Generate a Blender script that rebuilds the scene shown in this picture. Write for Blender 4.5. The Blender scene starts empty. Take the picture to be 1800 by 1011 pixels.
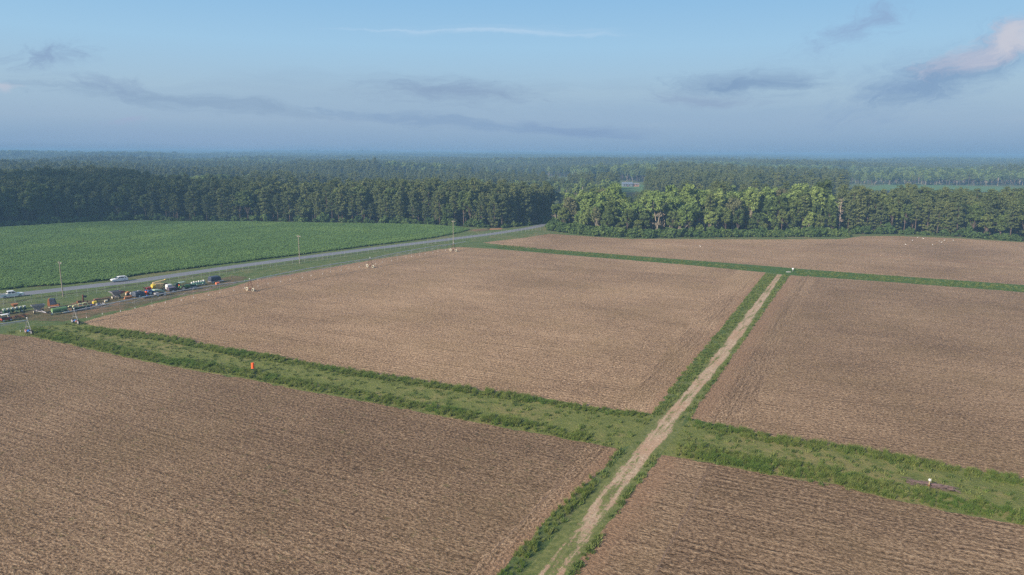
import bpy, math, random
import numpy as np
from mathutils import Vector, Matrix
random.seed(7)
RNG = np.random.default_rng(7)
scene = bpy.context.scene
COL = scene.collection
PI = math.pi
def rad(d): return math.radians(d)

# ------------------------------------------------------------------ camera (drone at 42 m)
CAM_H, FOC = 42.0, 1240.0
PITCH = math.atan(238 / FOC); ROLL = rad(0.33)
_cp, _sp = math.cos(PITCH), math.sin(PITCH)
FW = Vector((0, _cp, -_sp)); _up = Vector((0, _sp, _cp)); _rt = Vector((1, 0, 0))
RT = _rt * math.cos(ROLL) + _up * math.sin(ROLL)
UP = _up * math.cos(ROLL) - _rt * math.sin(ROLL)
def ray(px, py): return (FW + RT * ((px - 900) / FOC) + UP * ((505.5 - py) / FOC))
def G(px, py, z=0.0):
    d = ray(px, py); t = (z - CAM_H) / d.z
    return (d.x * t, d.y * t)
def GP(pts): return [G(*p) for p in pts]
cd = bpy.data.cameras.new('camera'); cam = bpy.data.objects.new('camera', cd); COL.objects.link(cam)
cd.sensor_width = 36; cd.lens = FOC / 1800 * 36; cd.clip_start = 0.5; cd.clip_end = 60000
M = Matrix((RT, UP, -FW)).transposed().to_4x4(); M.translation = (0, 0, CAM_H)
cam.matrix_world = M; scene.camera = cam

# ------------------------------------------------------------------ node helpers
class NT:
    def __init__(s, tree): s.t = tree; tree.nodes.clear()
    def n(s, typ, **kw):
        x = s.t.nodes.new(typ)
        for k, v in kw.items(): setattr(x, k, v)
        return x
    def link(s, a, b): s.t.links.new(a, b)
    def _in(s, sock, v):
        if v is None: return
        if isinstance(v, bpy.types.NodeSocket): s.link(v, sock)
        else: sock.default_value = v
    def math(s, op, a, b=None, c=None, clamp=False):
        x = s.n('ShaderNodeMath', operation=op); x.use_clamp = clamp
        for i, v in enumerate((a, b, c)): s._in(x.inputs[i], v)
        return x.outputs[0]
    def vmath(s, op, a, b=None):
        x = s.n('ShaderNodeVectorMath', operation=op)
        for i, v in enumerate((a, b)): s._in(x.inputs[i], v)
        return x.outputs['Value'] if op in ('DOT_PRODUCT', 'LENGTH', 'DISTANCE') else x.outputs[0]
    def mix(s, f, a, b, mode='MIX'):
        x = s.n('ShaderNodeMix', data_type='RGBA', blend_type=mode); x.clamp_factor = True
        s._in(x.inputs[0], f); s._in(x.inputs[6], a); s._in(x.inputs[7], b)
        return x.outputs[2]
    def noise(s, vec, scale, detail=4, rough=0.55, dist=0.0, w=None):
        x = s.n('ShaderNodeTexNoise')
        s._in(x.inputs['Vector'], vec); x.inputs['Scale'].default_value = scale
        x.inputs['Detail'].default_value = detail; x.inputs['Roughness'].default_value = rough
        x.inputs['Distortion'].default_value = dist
        return x.outputs['Fac']
    def ramp(s, f, stops, interp='LINEAR'):
        x = s.n('ShaderNodeValToRGB'); x.color_ramp.interpolation = interp
        e = x.color_ramp.elements
        while len(e) < len(stops): e.new(0.5)
        for i, (p, c) in enumerate(stops):
            e[i].position = p; e[i].color = c if len(c) == 4 else (*c, 1)
        s._in(x.inputs[0], f)
        return x.outputs[0]
    def map(s, vec, rot=0.0, scale=(1, 1, 1), loc=(0, 0, 0)):
        # rotate first, then stretch: vector rotate + multiply
        r = s.n('ShaderNodeVectorRotate', rotation_type='Z_AXIS'); s._in(r.inputs['Vector'], vec); r.inputs['Angle'].default_value = -rot
        v = s.vmath('MULTIPLY', r.outputs[0], scale)
        return s.vmath('ADD', v, loc)
    def sstep(s, x, a, b):
        m = s.n('ShaderNodeMapRange', interpolation_type='SMOOTHSTEP')
        s._in(m.inputs[0], x); m.inputs[1].default_value = a; m.inputs[2].default_value = b
        return m.outputs[0]
    def bump(s, h, strength, dist, normal=None):
        b = s.n('ShaderNodeBump'); b.inputs['Strength'].default_value = strength; b.inputs['Distance'].default_value = dist
        s._in(b.inputs['Height'], h)
        if normal is not None: s.link(normal, b.inputs['Normal'])
        return b.outputs[0]
def c4(c): return (c[0], c[1], c[2], 1.0)
def new_mat(name):
    m = bpy.data.materials.new(name); m.use_nodes = True
    return m, NT(m.node_tree)
def finish(nt, color, rough=0.8, metal=0.0, normal=None, spec=0.3, transl=None):
    out = nt.n('ShaderNodeOutputMaterial')
    p = nt.n('ShaderNodeBsdfPrincipled')
    nt._in(p.inputs['Base Color'], color); nt._in(p.inputs['Roughness'], rough)
    p.inputs['Metallic'].default_value = metal; p.inputs['Specular IOR Level'].default_value = spec
    if normal is not None: nt.link(normal, p.inputs['Normal'])
    if transl:
        t = nt.n('ShaderNodeBsdfTranslucent'); nt._in(t.inputs[0], color)
        mx = nt.n('ShaderNodeMixShader'); mx.inputs[0].default_value = transl
        nt.link(p.outputs[0], mx.inputs[1]); nt.link(t.outputs[0], mx.inputs[2]); nt.link(mx.outputs[0], out.inputs[0])
    else: nt.link(p.outputs[0], out.inputs[0])
def pos(nt): return nt.n('ShaderNodeNewGeometry').outputs['Position']

_paints = {}
def paint(rgb, rough=0.5, metal=0.0, dirt=0.45):
    key = (rgb, rough, metal, dirt)
    if key in _paints: return _paints[key]
    m, nt = new_mat('paint'); p = nt.n('ShaderNodeTexCoord').outputs['Object']
    f = nt.noise(p, 1.7, 5, 0.65)
    d = nt.sstep(f, 0.5, 0.75)
    d = nt.math('MULTIPLY', d, dirt)
    c = nt.mix(d, c4(rgb), (0.17, 0.125, 0.085, 1))
    g = nt.noise(p, 9.0, 3, 0.6)
    c = nt.mix(nt.math('MULTIPLY', g, 0.35), c, c4(tuple(x * 0.55 for x in rgb)))
    finish(nt, c, nt.math('ADD', nt.math('MULTIPLY', d, 0.4), rough, clamp=True), metal)
    _paints[key] = m
    return m

# ------------------------------------------------------------------ mesh builder
class MB:
    def __init__(s): s.v = []; s.f = []
    def add(s, vs, fs):
        o = len(s.v); s.v += [tuple(x) for x in vs]; s.f += [tuple(i + o for i in f) for f in fs]; return s
    def box(s, c, d, rz=0.0, tilt=0.0, bev=0.0):
        x, y, z = d[0] / 2, d[1] / 2, d[2] / 2
        b = min(bev, x * .45, y * .45, z * .45)
        if b <= 0:
            vs = [(-x, -y, -z), (x, -y, -z), (x, y, -z), (-x, y, -z), (-x, -y, z), (x, -y, z), (x, y, z), (-x, y, z)]
            fs = [(3, 2, 1, 0), (4, 5, 6, 7), (0, 1, 5, 4), (1, 2, 6, 5), (2, 3, 7, 6), (3, 0, 4, 7)]
        else:
            vs = []; 
            for zz, k in ((-z, 0), (-z + b, 1), (z - b, 1), (z, 0)):
                X, Y = (x, y) if k else (x - b, y - b)
                vs += [(-X, -Y, zz), (X, -Y, zz), (X, Y, zz), (-X, Y, zz)]
            fs = [(3, 2, 1, 0), (12, 13, 14, 15)]
            for l in range(3):
                for i in range(4):
                    j = (i + 1) % 4; fs.append((l * 4 + i, l * 4 + j, l * 4 + 4 + j, l * 4 + 4 + i))
        m = Matrix.Rotation(rz, 3, 'Z') @ Matrix.Rotation(tilt, 3, 'Y')
        return s.add([m @ Vector(v) + Vector(c) for v in vs], fs)
    def tube(s, pts, r, n=8, cap=True):
        pts = [Vector(p) for p in pts]; rs = r if isinstance(r, (list, tuple)) else [r] * len(pts)
        vs = []; fs = []
        for i, p in enumerate(pts):
            t = (pts[min(i + 1, len(pts) - 1)] - pts[max(i - 1, 0)]).normalized()
            a = t.cross(Vector((0, 0, 1)) if abs(t.z) < .95 else Vector((1, 0, 0))).normalized(); b = t.cross(a)
            for k in range(n):
                w = 2 * PI * k / n; vs.append(p + (a * math.cos(w) + b * math.sin(w)) * rs[i])
        for i in range(len(pts) - 1):
            for k in range(n):
                j = (k + 1) % n; fs.append((i * n + k, i * n + j, i * n + n + j, i * n + n + k))
        if cap: fs += [tuple(reversed(range(n))), tuple(range((len(pts) - 1) * n, len(pts) * n))]
        return s.add(vs, fs)
    def lathe(s, prof, c=(0, 0, 0), axis='Z', n=14):
        vs = []; fs = []
        for (r, h) in prof:
            for k in range(n):
                w = 2 * PI * k / n; a, b = r * math.cos(w), r * math.sin(w)
                vs.append({'Z': (a, b, h), 'Y': (a, h, b), 'X': (h, a, b)}[axis])
        for i in range(len(prof) - 1):
            for k in range(n):
                j = (k + 1) % n; fs.append((i * n + k, i * n + j, i * n + n + j, i * n + n + k))
        fs += [tuple(reversed(range(n))), tuple(range((len(prof) - 1) * n, len(prof) * n))]
        return s.add([Vector(v) + Vector(c) for v in vs], fs)
    def prism(s, prof, y0, y1, inset=0.0):
        # profile in x,z extruded along y; inset narrows nothing but y ends
        n = len(prof); vs = [(x, y0, z) for x, z in prof] + [(x, y1, z) for x, z in prof]
        fs = [tuple(range(n)), tuple(reversed(range(n, 2 * n)))]
        for i in range(n):
            j = (i + 1) % n; fs.append((j, i, i + n, j + n))
        return s.add(vs, fs)
    def loft(s, rings):
        n = len(rings[0]); vs = [v for r in rings for v in r]; fs = [tuple(reversed(range(n))), tuple(range((len(rings) - 1) * n, len(rings) * n))]
        for i in range(len(rings) - 1):
            for k in range(n):
                j = (k + 1) % n; fs.append((i * n + k, i * n + j, i * n + n + j, i * n + n + k))
        return s.add(vs, fs)
    def mesh(s, name, mats, smooth=False):
        me = bpy.data.meshes.new(name); me.from_pydata(s.v, [], s.f)
        for m in (mats if isinstance(mats, (list, tuple)) else [mats]): me.materials.append(m)
        if smooth: me.polygons.foreach_set('use_smooth', [True] * len(me.polygons))
        me.update(); return me
def link(name, me, parent=None):
    o = bpy.data.objects.new(name, me); COL.objects.link(o)
    if parent is not None: o.parent = parent
    return o
def part(name, mb, mat, parent, label=None, smooth=False):
    o = link(name, mb.mesh(name, mat, smooth), parent)
    if label: o['label'] = label
    return o
def tag(o, label=None, cat=None, group=None, kind=None):
    if label: o['label'] = label
    if cat: o['category'] = cat
    if group: o['group'] = group
    if kind: o['kind'] = kind
    return o
def thing(name, label, cat, loc=(0, 0, 0), rz=0.0, group=None):
    o = bpy.data.objects.new(name, None); COL.objects.link(o)
    o.empty_display_size = 0.3; o.location = loc; o.rotation_euler = (0, 0, rz)
    return tag(o, label, cat, group)

# ------------------------------------------------------------------ light and sky
SUN_H = Vector((-0.72, -0.69)).normalized(); SUN_EL = rad(27)
sd = Vector((SUN_H.x * math.cos(SUN_EL), SUN_H.y * math.cos(SUN_EL), math.sin(SUN_EL)))
sl = bpy.data.lights.new('sun', 'SUN'); sl.energy = 5.0; sl.angle = rad(0.6); sl.color = (1.0, 0.87, 0.71)
so = bpy.data.objects.new('sun', sl); COL.objects.link(so)
so.rotation_euler = sd.to_track_quat('Z', 'Y').to_euler(); so.location = (-200, -200, 300)
world = bpy.data.worlds.new('World'); scene.world = world; world.use_nodes = True
W = NT(world.node_tree)
SKY_STR = 0.14; EXPO = 0.66
sky = W.n('ShaderNodeTexSky', sky_type='NISHITA'); sky.sun_disc = False
sky.sun_elevation = SUN_EL; sky.sun_rotation = math.atan2(SUN_H.x, SUN_H.y) % (2 * PI)
sky.altitude = 100; sky.air_density = 1.0; sky.dust_density = 1.2; sky.ozone_density = 2.0
dirv = W.n('ShaderNodeTexCoord').outputs['Generated']
sep = W.n('ShaderNodeSeparateXYZ'); W.link(dirv, sep.inputs[0])
DX, DY, DZ = sep.outputs
ysafe = W.math('MAXIMUM', DY, 0.05)
U = W.math('DIVIDE', DX, ysafe); V = W.math('DIVIDE', DZ, ysafe)
uv = W.n('ShaderNodeCombineXYZ'); W.link(U, uv.inputs[0]); W.link(V, uv.inputs[1]); UVv = uv.outputs[0]
_w = W.n('ShaderNodeTexNoise'); W.link(W.vmath('MULTIPLY', UVv, (7, 16, 1)), _w.inputs['Vector']); _w.inputs['Scale'].default_value = 1.0; _w.inputs['Detail'].default_value = 6; _w.inputs['Roughness'].default_value = 0.6
UVv = W.vmath('ADD', UVv, W.vmath('MULTIPLY', W.vmath('SUBTRACT', _w.outputs['Color'], (0.5, 0.5, 0.5)), (0.16, 0.034, 0)))
def px_uv(px, py):
    d = ray(px, py); return d.x / d.y, d.z / d.y
def s2l(r, g, b):
    f = lambda c: c / 12.92 if c <= .04045 else ((c + .055) / 1.055) ** 2.4
    return tuple(f(x / 255) for x in (r, g, b))
def skyc(r, g, b): return c4(tuple(x / SKY_STR / 2 ** EXPO for x in s2l(r, g, b)))
# morning air: banked haze low down, clearer blue higher
elev = W.math('ADD', DZ, 0.0)
band = W.ramp(W.math('MULTIPLY', elev, 4.0), [(0.0, skyc(123, 157, 190)[:3]), (0.05, skyc(134, 165, 196)[:3]), (0.16, skyc(156, 181, 205)[:3]), (0.32, skyc(165, 193, 214)[:3]), (0.55, skyc(159, 199, 228)[:3]), (0.80, skyc(142, 189, 227)[:3]), (1.0, skyc(128, 178, 224)[:3])])
low = W.math('SUBTRACT', 1.0, W.sstep(DZ, 0.30, 0.6))
col = W.mix(low, sky.outputs[0], band)
# cloud layers laid out by direction
def cloud_mask(px, py, hw, hh, ang, nscale, lo, hi, stretch=4.0, seed=0.0, detail=6, soft=1.0):
    u0, v0 = px_uv(px, py); w, h = hw / FOC, hh / FOC
    q = W.vmath('SUBTRACT', UVv, (u0, v0, 0))
    r = W.n('ShaderNodeVectorRotate', rotation_type='Z_AXIS'); W.link(q, r.inputs[0]); r.inputs['Angle'].default_value = -ang
    n = W.vmath('DIVIDE', r.outputs[0], (w, h, 1))
    g = W.math('SUBTRACT', 1.0, W.math('MULTIPLY', W.vmath('LENGTH', n), soft), clamp=True)
    sv = W.vmath('ADD', W.vmath('MULTIPLY', r.outputs[0], (nscale, nscale * stretch, 1)), (seed, seed * 1.7, 0))
    nz = W.noise(sv, 1.0, 8, 0.68, 0.9)
    return W.sstep(W.math('ADD', W.math('MULTIPLY', g, 0.55), W.math('MULTIPLY', nz, 0.75)), lo, hi)
def lay(col, mask, rgb, op):
    return W.mix(W.math('MULTIPLY', mask, op), col, skyc(*rgb))
for c_ in (
    # px, py, half width, half height, tilt, scale, lo, hi, stretch, seed, colour, opacity
    (900, 235, 1500, 85, 0.0, 3, 0.45, 0.95, 10, 1.3, (150, 176, 203), 0.3),
    (650, 165, 900, 70, 0.0, 5, 0.50, 0.95, 7, 3.1, (146, 173, 201), 0.35),
    (1300, 205, 900, 60, 0.0, 5, 0.52, 0.95, 9, 8.1, (144, 174, 204), 0.4),
    (330, 245, 800, 50, 0.02, 3, 0.50, 0.95, 8, 2.3, (146, 170, 201), 0.4),
    (790, 160, 300, 42, -0.02, 16, 0.52, 0.95, 5, 4.4, (128, 152, 186), 0.6),
    (1010, 228, 260, 24, -0.04, 9, 0.55, 0.95, 7, 5.9, (122, 150, 190), 0.5),
    (340, 178, 520, 24, -0.10, 14, 0.50, 0.90, 7, 2.4, (133, 160, 190), 0.55),
    (790, 214, 420, 18, -0.075, 14, 0.50, 0.88, 8, 6.4, (128, 158, 193), 0.55),
    (80, 98, 190, 60, 0.1, 20, 0.62, 0.95, 1.8, 5.0, (130, 154, 190), 0.65),
    (190, 150, 230, 40, -0.1, 18, 0.62, 0.95, 2.5, 21.0, (132, 156, 190), 0.5),
    (1300, 146, 270, 50, 0.04, 18, 0.52, 0.95, 4, 7.7, (132, 160, 193), 0.6),
    (1330, 152, 150, 18, 0.03, 22, 0.50, 0.85, 4, 27.7, (116, 147, 185), 0.5),
    (1240, 178, 240, 26, 0.0, 12, 0.58, 0.95, 5, 33.7, (138, 160, 192), 0.6),
    (1490, 60, 230, 70, 0.45, 20, 0.62, 1.0, 3, 9.2, (140, 166, 202), 0.6),
    (1560, 25, 180, 50, 0.5, 13, 0.66, 1.0, 3, 19.2, (140, 166, 202), 0.6),
    (1650, 130, 330, 90, 0.38, 16, 0.52, 0.95, 2.6, 11.3, (132, 162, 198), 0.6),
    (1670, 130, 230, 50, 0.36, 20, 0.48, 0.80, 2.4, 41.3, (114, 147, 186), 0.5),
    (1745, 82, 210, 46, 0.34, 22, 0.50, 0.84, 1.9, 12.8, (186, 191, 210), 0.75),
    (1790, 66, 110, 30, 0.32, 26, 0.50, 0.82, 1.8, 52.8, (204, 205, 215), 0.7),
    (900, 55, 460, 22, 0.0, 10, 0.58, 1.0, 14, 14.4, (178, 207, 232), 0.35),
    (780, 53, 360, 5, -0.012, 12, 0.50, 1.05, 5, 15.4, (192, 216, 238), 0.5),
    (960, 59, 240, 7, 0.0, 12, 0.50, 1.05, 5, 25.4, (192, 216, 238), 0.45),
    (5, 152, 80, 16, 0.0, 14, 0.55, 0.92, 4, 16.0, (190, 196, 212), 0.7),
    (230, 213, 110, 18, 0.1, 14, 0.62, 0.97, 3, 17.0, (160, 174, 204), 0.6)):
    col = lay(col, cloud_mask(*c_[:10]), c_[10], c_[11])
bg = W.n('ShaderNodeBackground'); W.link(col, bg.inputs[0]); bg.inputs[1].default_value = SKY_STR
wo = W.n('ShaderNodeOutputWorld'); W.link(bg.outputs[0], wo.inputs[0])
scene.view_settings.view_transform = 'Standard'; scene.view_settings.look = 'None'
scene.view_settings.exposure = EXPO; scene.view_settings.gamma = 1.0
cy = scene.cycles
cy.max_bounces = 7; cy.diffuse_bounces = 4; cy.glossy_bounces = 2; cy.transmission_bounces = 3; cy.volume_bounces = 1; cy.transparent_max_bounces = 24
cy.use_denoising = False; cy.caustics_reflective = False; cy.caustics_refractive = False

# ------------------------------------------------------------------ polygons on the ground
def densify(poly, step, jit, closed=True, seed=0):
    rr = random.Random(seed); out = []
    n = len(poly)
    for i in range(n if closed else n - 1):
        a, b = Vector(poly[i]), Vector(poly[(i + 1) % n]); L = (b - a).length
        if L < 1e-6: continue
        k = max(1, min(400, int(L / step))); nrm = Vector((-(b - a).y, (b - a).x)) / L
        for j in range(k):
            p = a.lerp(b, j / k) + nrm * (rr.gauss(0, jit) if (j or jit > .2) else 0)
            out.append((p.x, p.y))
    return out
def sheet(name, poly, z, mat, step=1.2, jit=0.18, label=None):
    import mathutils.geometry as mg
    pts = densify(poly, step, jit, seed=len(name) + int(abs(poly[0][0])))
    tris = mg.tessellate_polygon([[Vector((x, y, 0)) for x, y in pts]])
    me = bpy.data.meshes.new(name); me.from_pydata([(x, y, z) for x, y in pts], [], [tuple(t) for t in tris])
    for p in me.polygons:
        if p.normal.z < 0: p.flip()
    me.materials.append(mat); me.update()
    return tag(link(name, me), label, None, None, 'structure')
def inpoly(P, poly):
    x, y = P[:, 0], P[:, 1]; c = np.zeros(len(P), bool); n = len(poly); j = n - 1
    for i in range(n):
        xi, yi = poly[i]; xj, yj = poly[j]
        if yi != yj:
            c ^= ((yi > y) != (yj > y)) & (x < (xj - xi) * (y - yi) / (yj - yi) + xi)
        j = i
    return c
def scatter(poly, density, rng=RNG):
    a = np.array(poly); lo, hi = a.min(0), a.max(0); ar = np.prod(hi - lo)
    P = lo + rng.random((int(ar * density), 2)) * (hi - lo)
    return P[inpoly(P, poly)]
def vnoise(P, s, seed=0):
    # smooth value noise on a lattice
    r = np.random.default_rng(seed).random((256, 256)); q = P / s; i = np.floor(q).astype(int); f = q - i; f = f * f * (3 - 2 * f)
    g = lambda a, b: r[(i[:, 0] + a) % 256, (i[:, 1] + b) % 256]
    return (g(0, 0) * (1 - f[:, 0]) + g(1, 0) * f[:, 0]) * (1 - f[:, 1]) + (g(0, 1) * (1 - f[:, 0]) + g(1, 1) * f[:, 0]) * f[:, 1]

# ------------------------------------------------------------------ ground materials
def grass_mat(name, cols, dry=0.3, rut=None):
    m, nt = new_mat(name); p = pos(nt)
    big = nt.noise(p, 0.035, 4, 0.6); mid = nt.noise(p, 0.35, 5, 0.65); fine = nt.noise(p, 2.6, 6, 0.7)
    f = nt.math('ADD', nt.math('MULTIPLY', mid, 0.55), nt.math('MULTIPLY', fine, 0.45))
    c = nt.ramp(f, [(0.30, cols[0]), (0.5, cols[1]), (0.68, cols[2])])
    d = nt.math('MULTIPLY', nt.sstep(nt.math('ADD', nt.math('MULTIPLY', big, .6), nt.math('MULTIPLY', mid, .45)), 0.50, 0.66), dry)
    c = nt.mix(d, c, c4(cols[3]))
    finish(nt, c, 0.95, 0, nt.bump(nt.math('ADD', fine, nt.math('MULTIPLY', mid, 1.0)), 0.9, 0.35), 0.15)
    return m
GRASS = grass_mat('grass_ground', [(0.05, 0.08, 0.024), (0.09, 0.125, 0.038), (0.14, 0.16, 0.06), (0.20, 0.155, 0.08)], 0.55)
MOWN = grass_mat('mown_grass', [(0.075, 0.10, 0.024), (0.14, 0.158, 0.042), (0.19, 0.195, 0.062), (0.235, 0.185, 0.08)], 0.65)
YARD = grass_mat('worn_yard', [(0.05, 0.06, 0.022), (0.10, 0.09, 0.04), (0.15, 0.12, 0.065), (0.21, 0.125, 0.075)], 0.95)
PAST = grass_mat('pasture_grass', [(0.07, 0.13, 0.04), (0.09, 0.16, 0.05), (0.11, 0.18, 0.06), (0.13, 0.16, 0.07)], 0.2)

def ang_of(a, b):
    A, B = G(*a), G(*b); return math.atan2(B[1] - A[1], B[0] - A[0])
def line_nc(a, b):
    A, B = Vector(G(*a)), Vector(G(*b)); d = (B - A).normalized(); n = Vector((-d.y, d.x)); return n, n.dot(A)
def stubble(name, ang, tone=1.0, streak=1.0, period=1.05, margins=(), green=0.0, seed=0.0, red=0.0):
    m, nt = new_mat(name); p = pos(nt)
    q = nt.map(p, ang, (1, 1, 1), (seed, seed, 0))
    warp = nt.noise(nt.vmath('MULTIPLY', q, (0.12, 0.5, 1)), 1.0, 3, 0.6)
    qs = nt.vmath('MULTIPLY', q, (0.55, 2.2, 1))
    st = nt.noise(qs, 1.0, 6, 0.68, 0.5)
    qf = nt.vmath('MULTIPLY', q, (2.3, 3.5, 1))
    fine = nt.noise(qf, 1.0, 4, 0.72, 0.2)
    clump = nt.noise(q, 1.15, 4, 0.6)
    sq = nt.n('ShaderNodeSeparateXYZ'); nt.link(q, sq.inputs[0])
    ph = nt.math('ADD', nt.math('MULTIPLY', sq.outputs[1], 2 * PI / period), nt.math('MULTIPLY', warp, 9.0))
    rows = nt.math('ADD', nt.math('MULTIPLY', nt.math('SINE', ph), 0.5), 0.5)
    big = nt.noise(q, 0.018, 5, 0.6, 0.4); mid = nt.noise(nt.vmath('MULTIPLY', q, (0.05, 0.16, 1)), 1.0, 5, 0.65)
    h = nt.math('ADD', nt.math('MULTIPLY', st, 0.6), nt.math('MULTIPLY', nt.math('SUBTRACT', fine, 0.19), 1.85))
    h = nt.math('ADD', h, nt.math('MULTIPLY', clump, 0.25))
    rowk = nt.math('MULTIPLY', nt.math('SUBTRACT', rows, 0.5), nt.sstep(nt.noise(nt.vmath('MULTIPLY', q, (0.10, 0.35, 1)), 1.0, 3, 0.6), 0.35, 0.7))
    h = nt.math('ADD', h, nt.math('MULTIPLY', rowk, 0.22 * streak))
    hh = nt.math('ADD', nt.math('MULTIPLY', nt.math('SUBTRACT', h, 1.0), 1.45), 0.40)
    hh = nt.math('ADD', hh, nt.math('MULTIPLY', nt.math('SUBTRACT', mid, 0.5), 0.32))
    hh = nt.math('ADD', hh, nt.math('MULTIPLY', nt.math('SUBTRACT', big, 0.5), 0.6))
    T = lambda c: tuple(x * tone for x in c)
    # machine passes about nine metres apart: thin darker joins, slightly wavering
    pw = nt.math('ADD', nt.math('MULTIPLY', sq.outputs[1], PI / 9.1), nt.math('MULTIPLY', nt.noise(nt.vmath('MULTIPLY', q, (0.02, 0.04, 1)), 1.0, 2, 0.5), 1.2))
    pas = nt.math('SUBTRACT', 1.0, nt.sstep(nt.math('ABSOLUTE', nt.math('SINE', pw)), 0.0, 0.16))
    hh = nt.math('SUBTRACT', hh, nt.math('MULTIPLY', pas, nt.math('MULTIPLY', nt.sstep(mid, 0.35, 0.6), 0.15)))
    hue = nt.noise(q, 0.05, 4, 0.6)
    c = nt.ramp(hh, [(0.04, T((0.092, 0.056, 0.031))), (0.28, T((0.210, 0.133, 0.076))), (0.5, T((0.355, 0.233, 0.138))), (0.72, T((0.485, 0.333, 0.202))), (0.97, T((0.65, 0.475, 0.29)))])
    c = nt.mix(nt.math('MULTIPLY', nt.sstep(hue, 0.42, 0.7), 0.5), c, nt.mix(0.5, c, c4(T((0.22, 0.15, 0.07)))))
    for (n, cc, wd, colr) in margins:
        dd = nt.math('SUBTRACT', nt.vmath('DOT_PRODUCT', p, (n.x, n.y, 0)), cc)
        dd = nt.math('ABSOLUTE', dd)
        dd = nt.math('ADD', dd, nt.math('MULTIPLY', nt.math('SUBTRACT', nt.noise(p, 0.4, 4, 0.65), 0.5), wd * 1.5))
        mk = nt.math('SUBTRACT', 1.0, nt.sstep(dd, 0.25 * wd, wd))
        c = nt.mix(nt.math('MULTIPLY', mk, 0.6), c, nt.mix(nt.sstep(fine, 0.35, 0.65), c4(tuple(x * 0.6 for x in colr)), c4(colr)))
    if green:
        g = nt.math('MULTIPLY', nt.sstep(nt.noise(q, 0.7, 5, 0.7), 0.56, 0.7), green)
        c = nt.mix(g, c, (0.10, 0.115, 0.035, 1))
    nb = nt.bump(h, 0.85, 0.20)
    finish(nt, c, 0.95, 0, nb, 0.1)
    return m
A_ROW = ang_of((1160, 800), (1800, 918)); A_WAY = ang_of((600, 698), (1085, 790)); A_TRK = ang_of((1008, 1008), (1159, 801)); A_ROAD = ang_of((240, 494), (640, 439))
SOILR = (0.34, 0.205, 0.120)

# base ground: one sheet to the horizon, finer near the camera is not needed (flat farmland)
gm = MB(); S = 14000
gm.add([(-S, -1500, 0), (S, -1500, 0), (S, S, 0), (-S, S, 0)], [(0, 1, 2, 3)])
tag(link('ground', gm.mesh('ground', GRASS)), 'flat grassy farmland reaching the wooded horizon', None, None, 'structure')

c_top = [(-60, 577), (0, 587), (57, 592), (150, 612), (250, 635), (375, 657), (450, 669), (511, 683), (600, 698), (654, 708), (793, 735), (960, 765), (1088, 789)]
c_right = [(1064, 821), (965, 909), (900, 981), (850, 1040)]
FIELD_C = GP(c_top + c_right + [(500, 1150), (-500, 1150), (-900, 800), (-400, 600)])
a_bot = [(1147, 728), (1031, 714), (960, 701), (900, 694), (757, 672), (603, 648), (578, 643), (489, 628), (400, 614), (311, 595), (230, 583), (180, 576)]
a_left = [(140, 568), (180, 556), (235, 543), (318, 522), (400, 506.6), (455, 490), (538, 477.5), (640, 459.6), (717, 447.6), (772, 438.5), (807, 434.3)]
a_top = [(875, 438), (1040, 452), (1200, 465), (1346, 479)]
a_right = [(1266, 579), (1177, 684)]
FIELD_A = GP(a_bot + a_left + a_top + a_right)
b_left = [(1388, 484), (1305, 601), (1213, 736)]
b_bot = [(1360, 768), (1524, 791), (1655, 816), (1800, 842), (2300, 935)]
b_top = [(2500, 570), (1800, 514), (1580, 497)]
FIELD_B = GP(b_left + b_bot + b_top)
d_left = [(1008, 1008), (985, 1040), (800, 1200)]
d_top = [(1162, 800), (1244, 813), (1350, 835), (1458, 850), (1556, 876), (1687, 903), (1800, 924), (2300, 1020)]
FIELD_D = GP([(1096, 883)] + d_top + [(2300, 1200)] + d_left[::-1])
e_top = [(848, 426.5), (925, 417.6), (966, 411), (1040, 416), (1100, 420), (1340, 421), (1478, 420.5), (1513, 415.6), (1580, 415), (1700, 420), (1800, 426), (2100, 448)]
e_bot = [(2400, 545), (1800, 501), (1580, 485.5), (1437, 475), (1340, 467), (1040, 444), (925, 435.6)]
FIELD_E = GP(e_top + e_bot)
ml = lambda a, b, w: (*line_nc(a, b), w, SOILR)
sheet('stubble_field', FIELD_C, 0.004, stubble('stubble_a', A_WAY, 0.70, 0.6, 1.0, [ml((1088, 789), (900, 981), 2.2)], 0.35, 3.0), label='stubble field in front of the grassed waterway, left of the dirt track')  # lower tones here and right of the track: soil colour plus painted cloud shade
sheet('stubble_field', FIELD_A, 0.004, stubble('stubble_b', A_WAY, 1.04, 0.8, 1.1, [ml((1346, 479), (1147, 728), 2.2), ml((318, 522), (640, 459.6), 3.0)], 0.15, 17.0), label='stubble field crossed by the irrigator, between waterway and road')
sheet('stubble_field', FIELD_B, 0.004, stubble('stubble_c', A_ROW, 0.86, 0.6, 1.1, [ml((1388, 484), (1213, 736), 4.5)], 0.1, 31.0), label='stubble field right of the dirt track beyond the waterway')
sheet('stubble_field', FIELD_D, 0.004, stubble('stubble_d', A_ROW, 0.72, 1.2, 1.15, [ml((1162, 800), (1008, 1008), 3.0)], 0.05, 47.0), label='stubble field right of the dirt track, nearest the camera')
sheet('stubble_field', FIELD_E, 0.004, stubble('stubble_e', ang_of((1340, 467), (1800, 501)), 1.02, 0.6, 1.2, [ml((966, 411), (1040, 416), 3.0)], 0.1, 61.0), label='far stubble field along the edge of the woods')
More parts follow.
